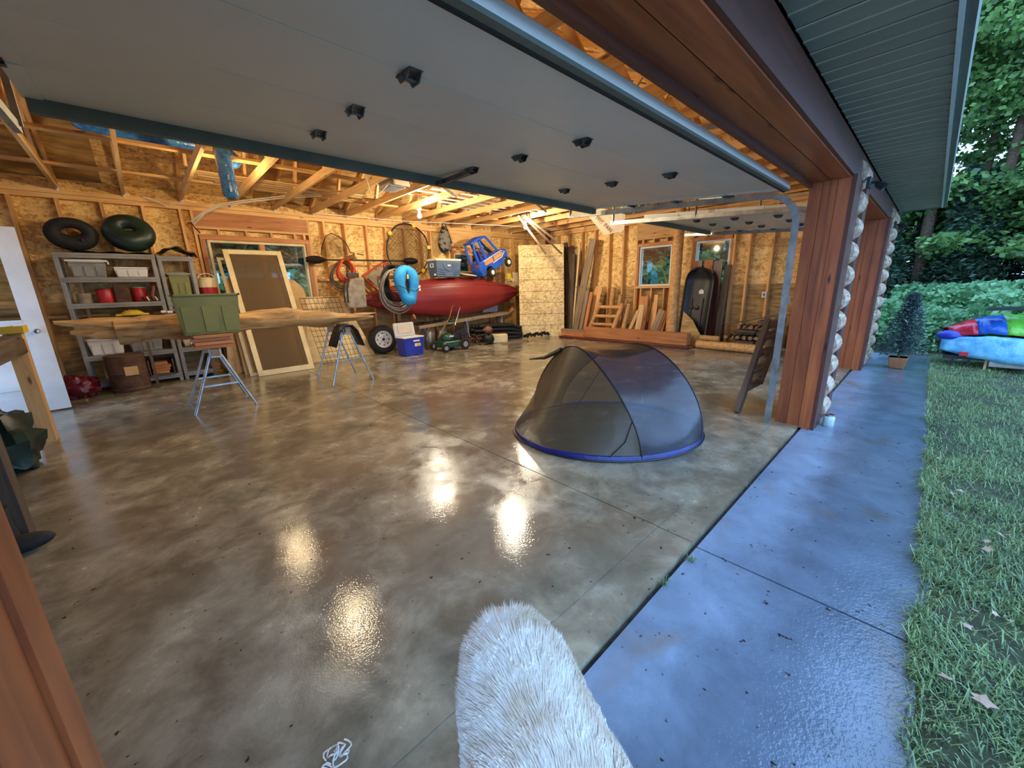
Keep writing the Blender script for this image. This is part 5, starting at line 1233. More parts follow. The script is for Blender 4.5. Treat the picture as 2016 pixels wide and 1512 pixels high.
# =================================================================== LEFT: WORKBENCH WITH CLUTTER
t = thing('work_bench', 'rough lumber work bench along the left wall', 'work bench', (-1.45, 5.1, 0))
slab('leg', (-1.08, 6.30, 0), (-0.96, 6.46, 1.17), M_STUD, t, grain='z'); slab('leg', (-1.85, 6.30, 0), (-1.76, 6.46, 1.12), M_STUD, t, grain='z')
slab('leg', (-0.92, 3.72, 0), (-0.80, 3.86, 1.12), M_DARKWOOD, t, grain='z'); slab('leg', (-1.85, 3.72, 0), (-1.76, 3.86, 1.12), M_STUD, t, grain='z')
for k in range(4): slab('top_plank', (-1.88 + k * 0.235, 3.68, 1.12), (-1.66 + k * 0.235 , 6.28, 1.16), M_DARKWOOD, t, grain='y')
slab('front_apron', (-0.99, 3.86, 0.98), (-0.95, 6.30, 1.12), M_DARKWOOD, t, grain='y')
slab('low_shelf', (-1.88, 3.9, 0.30), (-1.40, 6.28, 0.34), M_DARKWOOD, t, grain='y')
t = thing('yellow_tray', 'yellow plastic tray hooked on the work bench corner', 'tray', (-1.02, 6.36, 1.17))
MB().box((-1.03, 6.38, 1.185), (0.20, 0.24, 0.02)).build('tray_base', M_YELLOW, t, bevel=0.005)
for dx in (-0.095, 0.0, 0.095): MB().box((-1.03 + dx, 6.38, 1.22), (0.012, 0.24, 0.06)).build('divider', M_YELLOW, t)
MB().box((-1.03, 6.265, 1.22), (0.2, 0.012, 0.06)).build('rim', M_YELLOW, t)
blob('green_rain_gear', (-1.15, 5.55, 0.22), (0.22, 0.4, 0.32), M_GREEND, 15, 'crumpled dark green rain gear under the work bench', 'clothing', 26, 0.35, 2.4)
blob('black_duffel', (-1.56, 6.0, 0.50), (0.20, 0.24, 0.22), M_SHINYBLK, 18, 'black bag piled on the low bench shelf', 'bag', 22, 0.25)
blob('brown_sack', (-1.3, 4.9, 1.235), (0.2, 0.3, 0.1), M_BROWN, 19, 'brown cloth heap on top of the work bench', 'cloth', 22, 0.3)
t = thing('rubber_boot', 'black rubber boot at the foot of the near bench leg', 'boot', (-0.78, 3.8, 0))
MB().lathe([(0.07, 0.0), (0.075, 0.02), (0.07, 0.1), (0.06, 0.2), (0.065, 0.3), (0.06, 0.3)], (-0.88, 3.60, 0), 16).build('shaft', M_RUBBER, t, True)
blob_ = MB().grid(lambda a, b: Vector((-0.82, 3.56, 0.06)) + Vector((0.15 * math.cos(2 * PI * a) * math.sin(PI * b), 0.07 * math.sin(2 * PI * a) * math.sin(PI * b), 0.055 * math.cos(PI * b))), 18, 12, True); blob_.build('foot', M_RUBBER, t, True)
o = slab('carton', (-1.5, 5.6, 1.165), (-1.1, 6.1, 1.38), M_BROWN); o.data.name = 'carton'; tag(o, 'brown carton on the work bench beside the yellow tray', 'box')
# =================================================================== POP-UP NET TENT
M_NETL = netting('smoky_net', S(92, 80, 58), 0.62, 0.5, 0.33, (1, 1, 0.35))
M_NETB = netting('blue_grey_net', S(46, 54, 68), 0.60, 0.8, 0.24, (0.6, 0.6, 0.6))
M_NETT = netting('black_net', S(30, 28, 28), 0.94, 0.8, 0.25, (3, 0.6, 1))
M_TENTBLUE = flat('blue_tent_fabric', S(30, 42, 120), S(20, 30, 92), 9, rough=0.3, bump=0.3)
t = thing('net_tent', 'pop-up mosquito net tent with blue floor band on the wet concrete', 'tent', (3.3, 2.15, 0))
C = Vector((3.371, 2.172, 0.0)); U = Vector((0.752, -0.659, 0)); V = Vector((0.659, 0.752, 0))   # long axis, short axis
AL, AS = 0.982, 0.844
def base(a, k=1.0, z=0.0): return C + U * (AL * k * math.cos(a)) + V * (AS * k * math.sin(a)) + Vector((0, 0, z))
N = 56
MB().grid(lambda a, b: base(2 * PI * a, 1.0 - 0.02 * b, 0.004 + 0.055 * b), N, 4, True).build('floor_band', M_TENTBLUE, t, True, solid=0.004)
rod('base_hoop', [base(2 * PI * i / N, 1.0, 0.012) for i in range(N)], 0.009, M_BLACK, t, 6, closed=True)
b = MB(); b.v = [base(2 * PI * i / N, 0.99, 0.006) for i in range(N)]; b.f = [list(range(N))]; b.mi = [0]
b.build('floor_net', netting('dark_floor_net', S(70, 74, 78), 0.40, 0.3), t)
# two upright spring hoops, like a tunnel; nets run from each hoop to the ends of the oval base
FL, KL, FR, KR = -1.473, 2.383 - 2 * PI, -0.623, 1.948
def hoop(a, fa, ka, lean, h, bulge):
    F, K = base(fa, 0.985, 0.02), base(ka, 0.985, 0.02); mid = (F + K) / 2; half = (K - F) / 2
    up_ = (Vector((0, 0, 1)) * math.cos(lean) + U * math.sin(lean))
    s_ = math.sin(a); return mid + half * (-math.cos(a)) * (1 + bulge * s_ * s_) + up_ * (h * s_)
HL = lambda a: hoop(a, FL, KL, -0.079, 0.905, -0.374)
HR = lambda a: hoop(a, FR, KR, 0.153, 0.875, -0.209)
rod('spring_hoop', [HL(PI * i / 40) for i in range(41)], 0.008, M_BLACK, t, 6)
rod('spring_hoop', [HR(PI * i / 40) for i in range(41)], 0.008, M_BLACK, t, 6)
def baseL(f): return base(FL + (KL - FL) * f, 0.985, 0.05)
def baseR(f): return base(FR + (KR - FR) * f, 0.985, 0.05)
def fab(h, bs, sag):
    def fn(a, c):
        p = h(PI * a); q = bs(a); s_ = math.sin(PI * c) * math.sin(PI * a)
        m = p.lerp(q, c); cen = C + Vector((0, 0, 0.3)); wr = 0.014 * mn.noise(Vector((a * 26, c * 1.5, 3))) * s_
        return m + (cen - m) * (sag * s_) + Vector((wr, wr, wr))
    return fn
MB().grid(fab(HL, baseL, 0.06), 60, 18).build('left_net', M_NETL, t, True)
MB().grid(fab(HR, baseR, -0.05), 40, 16).build('right_net', M_NETB, t, True)
def top(a, c):
    p = HL(PI * a); q = HR(PI * a); m = p.lerp(q, c)
    lowf = base(FL + (FR - FL) * c, 0.985, 0.02) - base(FL, 0.985, 0.02).lerp(base(FR, 0.985, 0.02), c)
    lowk = base(KL + (KR - 2 * PI - KL) * c, 0.985, 0.02) - base(KL, 0.985, 0.02).lerp(base(KR, 0.985, 0.02), c)
    m = m + lowf * max(0, 1 - 2.2 * a) ** 1.5 + lowk * max(0, 2.2 * a - 1.2) ** 1.5
    s_ = math.sin(PI * c) * math.sin(PI * a)
    sag = 0.06 if a < 0.5 else 0.06 - 0.34 * (a - 0.5)
    return m - Vector((0, 0, sag * s_)) + (Vector((0, 0, 1)) - V * 0.5) * (0.022 * mn.noise(Vector((a * 11, c * 2.5 + a * 4, 1))) * s_ * (1 if a > 0.36 else 0.2))
def nettop(lo, hi, name, mat): MB().grid(lambda a, c: top(lo + (hi - lo) * a, c), 40, 26).build(name, mat, t, True)
nettop(0.0, 0.40, 'front_net', M_NETB); nettop(0.40, 1.0, 'roof_net', M_NETT)
rod('seam', [top(0.40, i / 12) for i in range(13)], 0.004, M_BLACK, t, 5)
rod('zip_seam', [HL(PI * 0.12), HL(PI * 0.1).lerp(baseL(0.1), 0.5), baseL(0.12)], 0.005, M_BLACK, t, 5)
rod('inner_strap', [HL(PI * 0.30), C + V * 0.45 - U * 0.25 + Vector((0, 0, 0.06))], 0.006, M_BLACK, t, 5)
rod('loose_strap', [HL(PI * 0.62), HL(PI * 0.66) + Vector((-0.02, 0.16, -0.06)), HL(PI * 0.68) + Vector((-0.04, 0.34, -0.07))], [0.03, 0.02, 0.008], M_BLACK, t, 6)
MB().box(baseR(0.55) + Vector((-0.1, 0.02, 0.1)), (0.06, 0.004, 0.09), Matrix.Rotation(0.6, 3, 'Z')).build('care_label', M_WHITEPL, t)

# =================================================================== DOG (seen from above and behind its rump, walking towards the viewer)
dg = thing('dog', 'white long-haired dog seen from above at the bottom edge', 'dog', (0.48, 0.48, -0.02))
def furmat():
    g = G('white_fur'); n_ = g.noise(g.coord((1, 1, 1), False), 7, 3); c = g.ramp(n_, [(0.35, S(226, 212, 190)), (0.55, S(244, 240, 232))])
    g.set(Base_Color=c, Roughness=0.7); tl_ = g.n('BsdfTranslucent', Color=c); mx = g.n('MixShader', i0=0.4, i1=g.b.outputs[0], i2=tl_.outputs[0]); g.t.links.new(mx.outputs[0], g.out.inputs[0]); return g.m
M_FUR = furmat()
M_SKIN = flat('cream_coat', S(222, 214, 200), S(196, 184, 166), 5, rough=0.9)
A0 = Vector((0.592, 0.722, 0)); D = Vector((-0.47, -0.882, 0)).normalized(); Sd = Vector((-D.y, D.x, 0))     # rump point, forward direction, side
# spine stations: distance along, centre height, half width, half height
ST = [(0.00, 0.46, 0.035, 0.06), (0.03, 0.485, 0.085, 0.11), (0.09, 0.49, 0.125, 0.15), (0.17, 0.485, 0.145, 0.165), (0.26, 0.475, 0.15, 0.17), (0.36, 0.46, 0.16, 0.18), (0.46, 0.455, 0.168, 0.195), (0.56, 0.46, 0.165, 0.205), (0.64, 0.48, 0.14, 0.19), (0.70, 0.52, 0.11, 0.15), (0.76, 0.56, 0.10, 0.12), (0.82, 0.59, 0.095, 0.10), (0.88, 0.59, 0.09, 0.09), (0.93, 0.575, 0.055, 0.055), (1.01, 0.555, 0.04, 0.04), (1.035, 0.55, 0.012, 0.012)]
def station(s):
    for i in range(len(ST) - 1):
        if ST[i][0] <= s <= ST[i + 1][0]:
            f = (s - ST[i][0]) / (ST[i + 1][0] - ST[i][0]); return [ST[i][k] + (ST[i + 1][k] - ST[i][k]) * f for k in range(1, 4)]
    return list(ST[-1][1:])
def dogp(a, s):
    zc, w, h = station(s); th = 2 * PI * a
    bend = 0.015 * math.sin(s * 3.0)
    return A0 + D * s + Sd * (w * math.cos(th) + bend) + Vector((0, 0, zc + h * math.sin(th) * (1.0 if math.sin(th) > 0 else 0.9)))
body = MB().grid(lambda a, b: dogp(a, ST[-1][0] * b), 36, 64, True)
def leg(s, side, hind):
    p = A0 + D * s + Sd * side + Vector((0, 0, 0.42)); 
    if hind: pts = [p, p + D * 0.07 + Vector((0, 0, -0.17)), p - D * 0.06 + Vector((0, 0, -0.30)), p - D * 0.03 + Vector((0, 0, -0.41)), p + D * 0.04 + Vector((0, 0, -0.425))]; rs = [0.085, 0.06, 0.034, 0.03, 0.026]
    else: pts = [p, p - D * 0.03 + Vector((0, 0, -0.15)), p + Vector((0, 0, -0.29)), p + Vector((0, 0, -0.405)), p + D * 0.055 + Vector((0, 0, -0.425))]; rs = [0.075, 0.05, 0.034, 0.032, 0.026]
    body.tube(pts, rs, 12)
leg(0.13, 0.065, True); leg(0.10, -0.065, True); leg(0.60, 0.07, False); leg(0.66, -0.07, False)
tl = A0 + Vector((0, 0, 0.55)); body.tube([tl + D * 0.03, tl - D * 0.03 + Vector((0, 0, -0.04)), tl - D * 0.05 + Vector((0, 0, -0.2)), tl - D * 0.03 + Vector((0, 0, -0.36))], [0.035, 0.04, 0.04, 0.012], 10)
bo = body.build('body', M_SKIN, dg, True)
rm = bo.modifiers.new('fuse', 'REMESH'); rm.mode = 'VOXEL'; rm.voxel_size = 0.014; rm.use_smooth_shade = True
for side in (1, -1):
    e = A0 + D * 0.80 + Sd * (0.085 * side + 0.03) + Vector((0, 0, 0.67))
    MB().grid(lambda a, b: e + Sd * side * (0.09 * b) + D * (0.05 * (a - 0.5) * (1 - b * 0.6)) + Vector((0, 0, -0.10 * b * b + 0.02 * math.sin(PI * a))), 7, 8).build('ear', M_SKIN, dg, True, solid=0.012)
    MB().lathe([(0.002, -0.012), (0.011, -0.006), (0.013, 0), (0.011, 0.006), (0.002, 0.012)], A0 + D * 0.925 + Sd * (0.045 * side + 0.02) + Vector((0, 0, 0.605)), 12).build('eye', M_BLACK, dg, True)
MB().lathe([(0.004, -0.015), (0.02, -0.008), (0.022, 0.0), (0.016, 0.012), (0.004, 0.016)], A0 + D * 1.035 + Sd * 0.01 + Vector((0, 0, 0.56)), 12).build('nose', M_BLACK, dg, True)
# coat: tapered bent locks of hair, lying back from the neck towards the rump and down the flanks
rnd = random.Random(5); fb = MB()
def dognorm(a, s):
    e = 0.01; p = dogp(a, s); q = dogp(a + e, s); r = dogp(a, min(s + 0.01, 1.03)); n = (q - p).cross(r - p)
    n.normalize(); c = A0 + D * s + Vector((0, 0, station(s)[0])) + Sd * (0.015 * math.sin(s * 3.0))
    return n if n.dot(p - c) > 0 else -n
for k in range(52000):
    s_ = rnd.uniform(0.0, 0.80) if k % 8 else rnd.uniform(0, 0.06); a = rnd.uniform(-0.06, 0.56); p = dogp(a, max(0.004, s_)); n = dognorm(a, max(0.004, min(s_, 1.0)))
    cl = mn.noise(p * 11); cl2 = mn.noise(p * 14 + Vector((9, 4, 1))); fine = mn.noise(p * 60)
    flow = (-D * 1.0 + Vector((0, 0, -0.7 * abs(math.cos(2 * PI * a)))) + Sd * (0.9 * math.cos(2 * PI * a) + 0.7 * cl2 + 0.25 * fine))
    flow = flow - n * flow.dot(n); flow.normalize()
    Ln = rnd.uniform(0.035, 0.075); wd = rnd.uniform(0.0006, 0.0013)
    sdv = n.cross(flow).normalized() * wd
    lift = 0.009 + 0.008 * cl + 0.007 * fine
    p1 = p + flow * Ln * 0.5 + n * (lift + rnd.uniform(0, 0.004)) + Sd * (0.008 * cl2); p2 = p + flow * Ln + n * (lift * 0.8 + rnd.uniform(-0.002, 0.005))
    fb.add([p - sdv - n * 0.003, p + sdv - n * 0.003, p1 + sdv * 0.8, p1 - sdv * 0.8, p2], [(0, 1, 2, 3), (3, 2, 4)])
co = fb.build('long_coat', M_FUR, dg, True); tag(co, 'long wavy white coat', kind='stuff')
# curled white string on the floor at the bottom edge
c0 = atZ(655, 1500, 0.0); t = thing('string_clump', 'small clump of curled white string on the dark wet floor', 'string', (c0.x, c0.y, 0))
for k in range(9):
    cc = c0 + Vector((rnd.uniform(-0.05, 0.05), rnd.uniform(-0.03, 0.03), 0.014)); r_ = rnd.uniform(0.012, 0.024); ph = rnd.uniform(0, 6)
    rod('curl', [cc + Vector((r_ * math.cos(a + ph), r_ * math.sin(a + ph), 0.008 * math.sin(a * 2 + ph))) for a in [0.55 * i for i in range(11)]], 0.0028, M_WHITEPL, t, 5)
# =================================================================== CEILING CLUTTER
def wrap_roll(p, q, r, label):
    p, q = Vector(p), Vector(q); t = thing('wrapped_roll', label, 'roll', p, 'blue wrapped rolls')
    n = 16; rs = [r * (0.6 if i in (0, n) else 1 + 0.03 * math.sin(i * 2.1)) for i in range(n + 1)]
    MB().tube([p.lerp(q, i / n) for i in range(n + 1)], rs, 16).build('roll', M_BLUEWRAP, t, True)
    for f in (0.0, 1.0): MB().lathe([(r * 0.45, -0.004), (r * 0.45, 0.004)], p.lerp(q, f), 14, (q - p).to_track_quat('Z', 'Y').to_matrix()).build('end_cap', M_NAVY, t)
wrap_roll(atY(436, 300, 6.45) + Vector((0, 0, 0.2)), atY(457, 392, 6.45), 0.088, 'blue plastic wrapped roll hanging straight down from the trusses')
rod('hanging_strap', [atY(436, 300, 6.45) + Vector((0, 0, 0.1)), (1.15, 6.7, 3.42), (1.15, 6.9, PLATE + 0.15)], 0.012, M_BLACK, bpy.data.objects['wrapped_roll'], 6)
wrap_roll(atY(440, 296, 7.14), atY(472, 328, 7.14), 0.09, 'short blue wrapped roll poking out beside the hanging one')
wrap_roll(atY(140, 236, 7.59), atY(398, 286, 7.59), 0.10, 'long blue wrapped roll lying across the trusses')
for i in range(6):
    y = 7.75 + 0.14 * i; a, b = 0.75 + 0.12 * i, 3.1 + 0.5 * (i % 3)
    t_ = slab('siding_strip', (a, y, PLATE + 0.12 + 0.012 * (i % 2)), (b, y + 0.10, PLATE + 0.13 + 0.012 * (i % 2)), M_CREAM if i % 2 else M_STUD); tag(t_, ('first', 'second', 'third', 'fourth', 'fifth', 'sixth')[i] + ' siding strip from the front laid across the trusses above the window', 'siding strip', 'siding strips on the trusses')
for i in range(6):
    y = 6.3 + 0.28 * i; t_ = slab('siding_strip', (4.0 + 0.25 * i, y, PLATE + 0.12), (5.6 + 0.35 * i, y + 0.09, PLATE + 0.132), M_WHITEPL); tag(t_, ('first', 'second', 'third', 'fourth', 'fifth', 'sixth')[i] + ' white siding strip from the front on the trusses beyond the opener', 'siding strip', 'white siding strips on the trusses')
# flexible white trim strips sagging from the trusses down to the window corner
t = thing('trim_strips', 'pair of white trim strips sagging from the trusses to the window corner', 'trim strip', (1.0, 9.3, 2.8))
for d in (0.0, 0.06):
    pts = [atY(635, 382, 8.2), atY(560, 386, 8.6), atY(480, 395, 8.9), atY(432, 402, 9.05), atY(400, 418, 9.2), atY(375 + d * 120, 437, 9.4)]
    b = MB()
    for i in range(len(pts) - 1): b.bar(pts[i] + Vector((0, d, -d * 0.4)), pts[i + 1] + Vector((0, d, -d * 0.4)), 0.05, 0.012)
    b.build('strip', M_PAPER, t)
rod('tie_wire', [atY(374, 435, 9.38), atY(385, 450, 9.42), atY(393, 458, 9.5)], 0.01, M_BLACK, t, 5)
for i, ((x0, x1), y, z) in enumerate((((0.35, 0.9), 9.45, 3.16), ((1.3, 2.6), 8.3, 3.45))):
    o = rod('white_cable', [(x0, y, z), (x0 + 0.15, y, z - 0.06), ((x0 + x1) / 2, y, z - 0.11), (x1 - 0.1, y, z - 0.06), (x1, y, z)], 0.007, M_WHITEPL, None, 5); tag(o, ('white cable sagging below the plate at the left trusses', 'white cable looped between trusses above the window')[i], 'cable')
rod('power_cable', [(3.1, YB - 0.2, 3.155), (5, YB - 0.3, 3.155), (7.5, 8.5, 3.155), (9.5, 8.0, 3.155)], 0.008, M_WHITEPL, None, 5)
tag(bpy.data.objects['power_cable'], 'white power cable stapled across the truss chords', 'cable')
# carton marked with soffit panel lettering, hanging out of the trusses
t = thing('soffit_carton', 'torn white carton with red-brown lettering stuck out of the trusses', 'carton', (8.0, 5.2, 2.8))
pl = [atX(u, v, 7.9) for u, v in ((1160, 428), (1190, 463), (1208, 459), (1222, 456), (1219, 461), (1229, 452), (1231, 418), (1180, 410))]
MB().prism(pl, (0.012, 0, 0)).build('flap', M_PAPER, t)
MB().prism([pl[0] + Vector((0.01, 0, 0)), pl[-1] + Vector((0.01, 0, 0)), pl[-1] + Vector((0.34, 0.2, 0.03)), pl[0] + Vector((0.34, 0.2, 0.03))], (0, 0, 0.01)).build('carton_side', M_PAPER, t)
fc = bpy.data.curves.new('lettering', 'FONT'); fc.body = 'FFIT PAN'; fc.size = 0.20; fc.space_character = 1.05; fc.extrude = 0.001
fo = bpy.data.objects.new('lettering_tmp', fc); COL.objects.link(fo)
dgp = bpy.context.evaluated_depsgraph_get(); tm = bpy.data.meshes.new_from_object(fo.evaluated_get(dgp)); bpy.data.objects.remove(fo, do_unlink=True)
lo = bpy.data.objects.new('lettering', tm); COL.objects.link(lo); tm.materials.clear(); tm.materials.append(M_INK)
pA, pB = atX(1172, 430, 7.885), atX(1201, 458, 7.885)
dx_ = (pB - pA).normalized(); nz_ = Vector((-1, 0, 0)); dy_ = nz_.cross(dx_).normalized()
wl_ = max(v.co.x for v in tm.vertices); sc_ = (pB - pA).length / wl_
lo.matrix_basis = Matrix.Translation(pA) @ Matrix((dx_, dy_, nz_)).transposed().to_4x4() @ Matrix.Diagonal((sc_, sc_ * 0.9, 1, 1)); attach(lo, t)
# white angle strips hanging near the far bulb, and a thin lath
for i, (a, b) in enumerate((((1040, 452), (1075, 500)), ((1050, 445), (1106, 500)), ((1056, 443), (1100, 478)))):
    pa_, pb_ = atY(*a, 7.3), atY(*b, 7.3 + 0.1 * i); pa_ = pa_ + (pa_ - pb_) * ((PLATE + 0.03 - pa_.z) / (pa_.z - pb_.z)); o = beam('angle_strip', pa_, pb_, 0.05, 0.02, M_GREYWOOD if i < 2 else M_PAPER, None, (0, -1, 0)); tag(o, ('left', 'middle', 'right')[i] + ' pale strip slanting down from the trusses by the far bulb', 'strip', 'strips slanting by the far bulb')
o = rod('thin_lath', [atY(1090, 437, 7.2), atY(1126, 472, 7.3)], 0.010, M_STUDR, None, 5); tag(o, 'thin reddish lath slanting down behind the strand board', 'lath')
for i, x in enumerate((2.55, 4.79)):
    t = thing('perforated_angle', ('perforated steel angle hanging by the ceiling opener', 'perforated steel angle hanging over the kayak')[i], 'steel angle', (x + 1.2, 5.6, 3.1), 'perforated angles')
    a, b = Vector((x + 1.3, 5.9, 3.25)), Vector((x + 1.62, 5.7, 2.98))
    beam('flange', a, b, 0.04, 0.004, M_GALV, t, (0, -1, 0)); beam('flange', a + Vector((0, 0.02, 0)), b + Vector((0, 0.02, 0)), 0.004, 0.04, M_GALV, t, (0, -1, 0))
    for k in range(7): MB().box(a.lerp(b, (k + 0.5) / 7) + Vector((0, -0.003, 0)), (0.018, 0.003, 0.012)).build('slot', M_BLACK, t)
# red steel post in the corner behind the strand board
o = slab('red_post', (9.45, 8.35, 0.0), (9.57, 8.47, 3.15), M_BURG, None, 0.004, 'z'); tag(o, 'dark red steel post behind the strand board sheet', 'post')
# outdoor lamps on the piers
def lamp(x, y, z, label):
    t = thing('flood_lamp', label, 'lamp', (x, y, z), 'flood lamps')
    MB().box((x, y, z), (0.10, 0.03, 0.10)).build('mount', M_BLACK, t, bevel=0.005)
    rod('arm', [(x, y, z), (x + 0.02, y - 0.07, z + 0.0)], 0.012, M_BLACK, t)
    MB().lathe([(0.02, 0), (0.03, 0.02), (0.04, 0.08), (0.036, 0.08), (0.015, 0.03)], (x + 0.02, y - 0.05, z - 0.01), 14, Matrix.Rotation(2.2, 3, 'X')).build('head', M_BLACK, t, True)
lamp(5.2, 0.57, 2.36, 'black flood lamp high on the pier beside the near post'); lamp(9.0, 0.57, 2.30, 'black flood lamp on the far pier')

# =================================================================== LAWN
M_LAWN = flat('lawn_soil', S(62, 74, 44), S(40, 38, 28), 9, rough=0.95, bump=0.7)
def edge_y(x): return -0.20 + 0.035 * mn.noise(Vector((x * 2.1, 3, 0))) + 0.03 * mn.noise(Vector((x * 6.5, 1, 0)))
g = MB(); nx = 140
rowsy = [0, -0.03, -0.10, -0.25, -0.6, -1.2, -2.5, -5, -10, -25]
for i in range(nx):
    x = -3 + 13.9 * i / (nx - 1)
    for j, r in enumerate(rowsy):
        y = edge_y(x) + r
        z = -0.028 + (0.018 if j else 0.0) + 0.02 * mn.noise(Vector((x * 1.7, y * 1.7, 0))) * (1 if j > 1 else 0.3)
        g.v.append(Vector((x, y, z)))
for i in range(nx - 1):
    for j in range(len(rowsy) - 1): a = i * len(rowsy) + j; g.f.append([a, a + 1, a + len(rowsy) + 1, a + len(rowsy)]); g.mi.append(0)
b0 = len(g.v)
far = [(10.9, 25), (10.9, -25), (80, -25), (80, 25)]
g.v += [Vector((x, y, -0.03)) for x, y in far]; g.f.append([b0, b0 + 1, b0 + 2, b0 + 3]); g.mi.append(0)
b0 = len(g.v); g.v += [Vector((x, y, -0.05)) for x, y in ((-40, 9.9), (10.9, 9.9), (10.9, 60), (-40, 60))]; g.f.append([b0, b0 + 1, b0 + 2, b0 + 3]); g.mi.append(0)
lw = g.build('ground_lawn', M_LAWN, None, True, center=False); lw['kind'] = 'structure'; lw['label'] = 'lawn and soil beside the wet apron'
def leafmat(name, c1, c2, tr=0.35):
    gg = G(name); f = gg.noise(gg.coord((1, 1, 1)), 1.3, 3); isl = gg.n('NewGeometry').outputs['Random Per Island']
    f2 = gg.n('Math', {'operation': 'MULTIPLY_ADD'}, i0=isl, i1=0.6, i2=gg.n('Math', {'operation': 'MULTIPLY'}, i0=f, i1=0.5).outputs[0]).outputs[0]
    c = gg.ramp(f2, [(0.2, c2), (0.8, c1)]); gg.set(Base_Color=c, Roughness=0.45)
    tl_ = gg.n('BsdfTranslucent', Color=c); mx = gg.n('MixShader', i0=tr, i1=gg.b.outputs[0], i2=tl_.outputs[0]); gg.t.links.new(mx.outputs[0], gg.out.inputs[0])
    MATS[name] = gg.m; return gg.m
M_GRASS = leafmat('grass_blade', S(150, 178, 120), S(66, 88, 58), 0.25)
M_LEAF1 = leafmat('maple_leaf', S(132, 172, 92), S(64, 96, 56)); M_LEAF2 = leafmat('fern_leaf', S(146, 196, 138), S(84, 132, 88)); M_LEAF3 = leafmat('dark_fir_needles', S(70, 100, 72), S(30, 50, 40), 0.15); M_LEAF4 = leafmat('blue_spruce_needles', S(104, 130, 124), S(48, 70, 68), 0.1)
rnd = random.Random(21); gb = MB()
def blade(x, y, z, L_, w_, ang, droop):
    d = Vector((math.cos(ang), math.sin(ang), 0)); s_ = Vector((-d.y, d.x, 0)) * w_; p = Vector((x, y, z)); m = p + d * L_ * 0.35 * droop + Vector((0, 0, L_ * 0.6)); e = p + d * L_ * 0.95 * droop + Vector((0, 0, L_ * (1 - 0.75 * droop)))
    gb.add([p - s_, p + s_, m + s_ * 0.7, m - s_ * 0.7, e], [(0, 1, 2, 3), (3, 2, 4)])
cnt = 0
while cnt < 46000:
    x = 0.9 + 9.9 * rnd.random() ** 1.7; y = -0.16 - 2.2 * rnd.random() ** 1.8
    if y > edge_y(x) + 0.015: continue
    if y < -0.16 * x * 0.9 - 0.75: continue
    dn = mn.noise(Vector((x * 2.3, y * 2.3, 7)))
    if dn < -0.05 and rnd.random() < 0.75: continue
    blade(x, y, -0.02, rnd.uniform(0.03, 0.085) * (1.7 if cnt % 9 == 0 else 1), rnd.uniform(0.0015, 0.0035), rnd.uniform(0, 6.28), rnd.uniform(0.4, 1.25)); cnt += 1
go = gb.build('lawn_grass', M_GRASS, None, False, center=False); tag(go, 'wet mown grass along the apron edge', 'grass', kind='stuff')
M_DEAD = flat('fallen_leaf_tan', S(186, 158, 136), S(140, 112, 92), 6, rough=0.6)
lf = MB(); pts = [(0, -0.035), (0.015, -0.012), (0.034, -0.004), (0.018, 0.01), (0.012, 0.034), (0, 0.022), (-0.012, 0.034), (-0.018, 0.01), (-0.034, -0.004), (-0.015, -0.012)]
lf.prism([(x, y, 0.006 * abs(x) / 0.03) for x, y in pts], (0, 0, 0.0015)); lfo = lf.build('fallen_leaf', M_DEAD, None, center=False)
tag(lfo, 'pale fallen leaf lying in the grass beside the apron', 'leaf', 'fallen leaves in the grass'); lfo.location = (1.9, -0.36, 0.035)
for k in range(26):
    c = lfo.copy(); COL.objects.link(c); x = rnd.uniform(1.3, 5.0); c.location = (x, edge_y(x) - rnd.uniform(0.05, 0.5), rnd.uniform(0.025, 0.05)); c.rotation_euler = (rnd.uniform(-0.5, 0.5), rnd.uniform(-0.5, 0.5), rnd.uniform(0, 6)); s_ = rnd.uniform(0.4, 0.85); c.scale = (s_, s_, s_)
for i, (u, v) in enumerate(((1308, 1150), (1362, 1104))):
    p = atZ(u, v, -0.02); tb = MB(); gb_, gb = gb, tb
    for k in range(26): blade(p.x + rnd.uniform(-.015, .015), p.y + rnd.uniform(-.01, .01), -0.03, rnd.uniform(0.03, 0.07), 0.002, rnd.uniform(0, 6.28), rnd.uniform(0.6, 1.2))
    gb = gb_; o = tb.build('grass_tuft', M_GRASS, None); tag(o, ('green grass tuft growing from the apron joint near the dog', 'tiny grass tuft in the apron joint by the crossing cut')[i], 'grass tuft')

# =================================================================== POTTED SPRUCE
t = thing('potted_spruce', 'young spruce in a wooden planter at the end of the apron', 'potted spruce', (9.2, 0.21, -0.02))
MB().taper((9.2, 0.21, -0.02), (0.17, 0.17), (0.25, 0.25), 0.19).build('planter', M_TERRA, t, bevel=0.01)
MB().box((9.2, 0.21, 0.165), (0.22, 0.22, 0.01)).build('soil', M_SOIL, t)
rod('trunk', [(9.2, 0.21, 0.16), (9.21, 0.20, 0.7), (9.22, 0.18, 1.25)], [0.02, 0.014, 0.004], M_BARK, t, 7)
sp = MB()
for k in range(190):
    f = k / 190; z = 0.24 + 1.0 * f; a = k * 2.4; r_ = 0.30 * (1 - f) ** 0.8 + 0.04; d = Vector((math.cos(a), math.sin(a), 0)); o_ = Vector((9.2 + 0.01 * f, 0.21 - 0.03 * f, z))
    for j in range(34):
        q = rnd.random(); p = o_ + d * r_ * q + Vector((0, 0, -0.06 * q + 0.05 * q * q)); dd = (d * 0.7 + Vector((rnd.uniform(-1, 1), rnd.uniform(-1, 1), rnd.uniform(-0.4, 0.8)))).normalized(); L_ = rnd.uniform(0.03, 0.06); s_ = dd.cross(Vector((rnd.uniform(-1, 1), rnd.uniform(-1, 1), 1))).normalized() * 0.012
        sp.add([p - s_, p + s_, p + dd * L_], [(0, 1, 2)])
sp.build('needles', M_LEAF4, t)

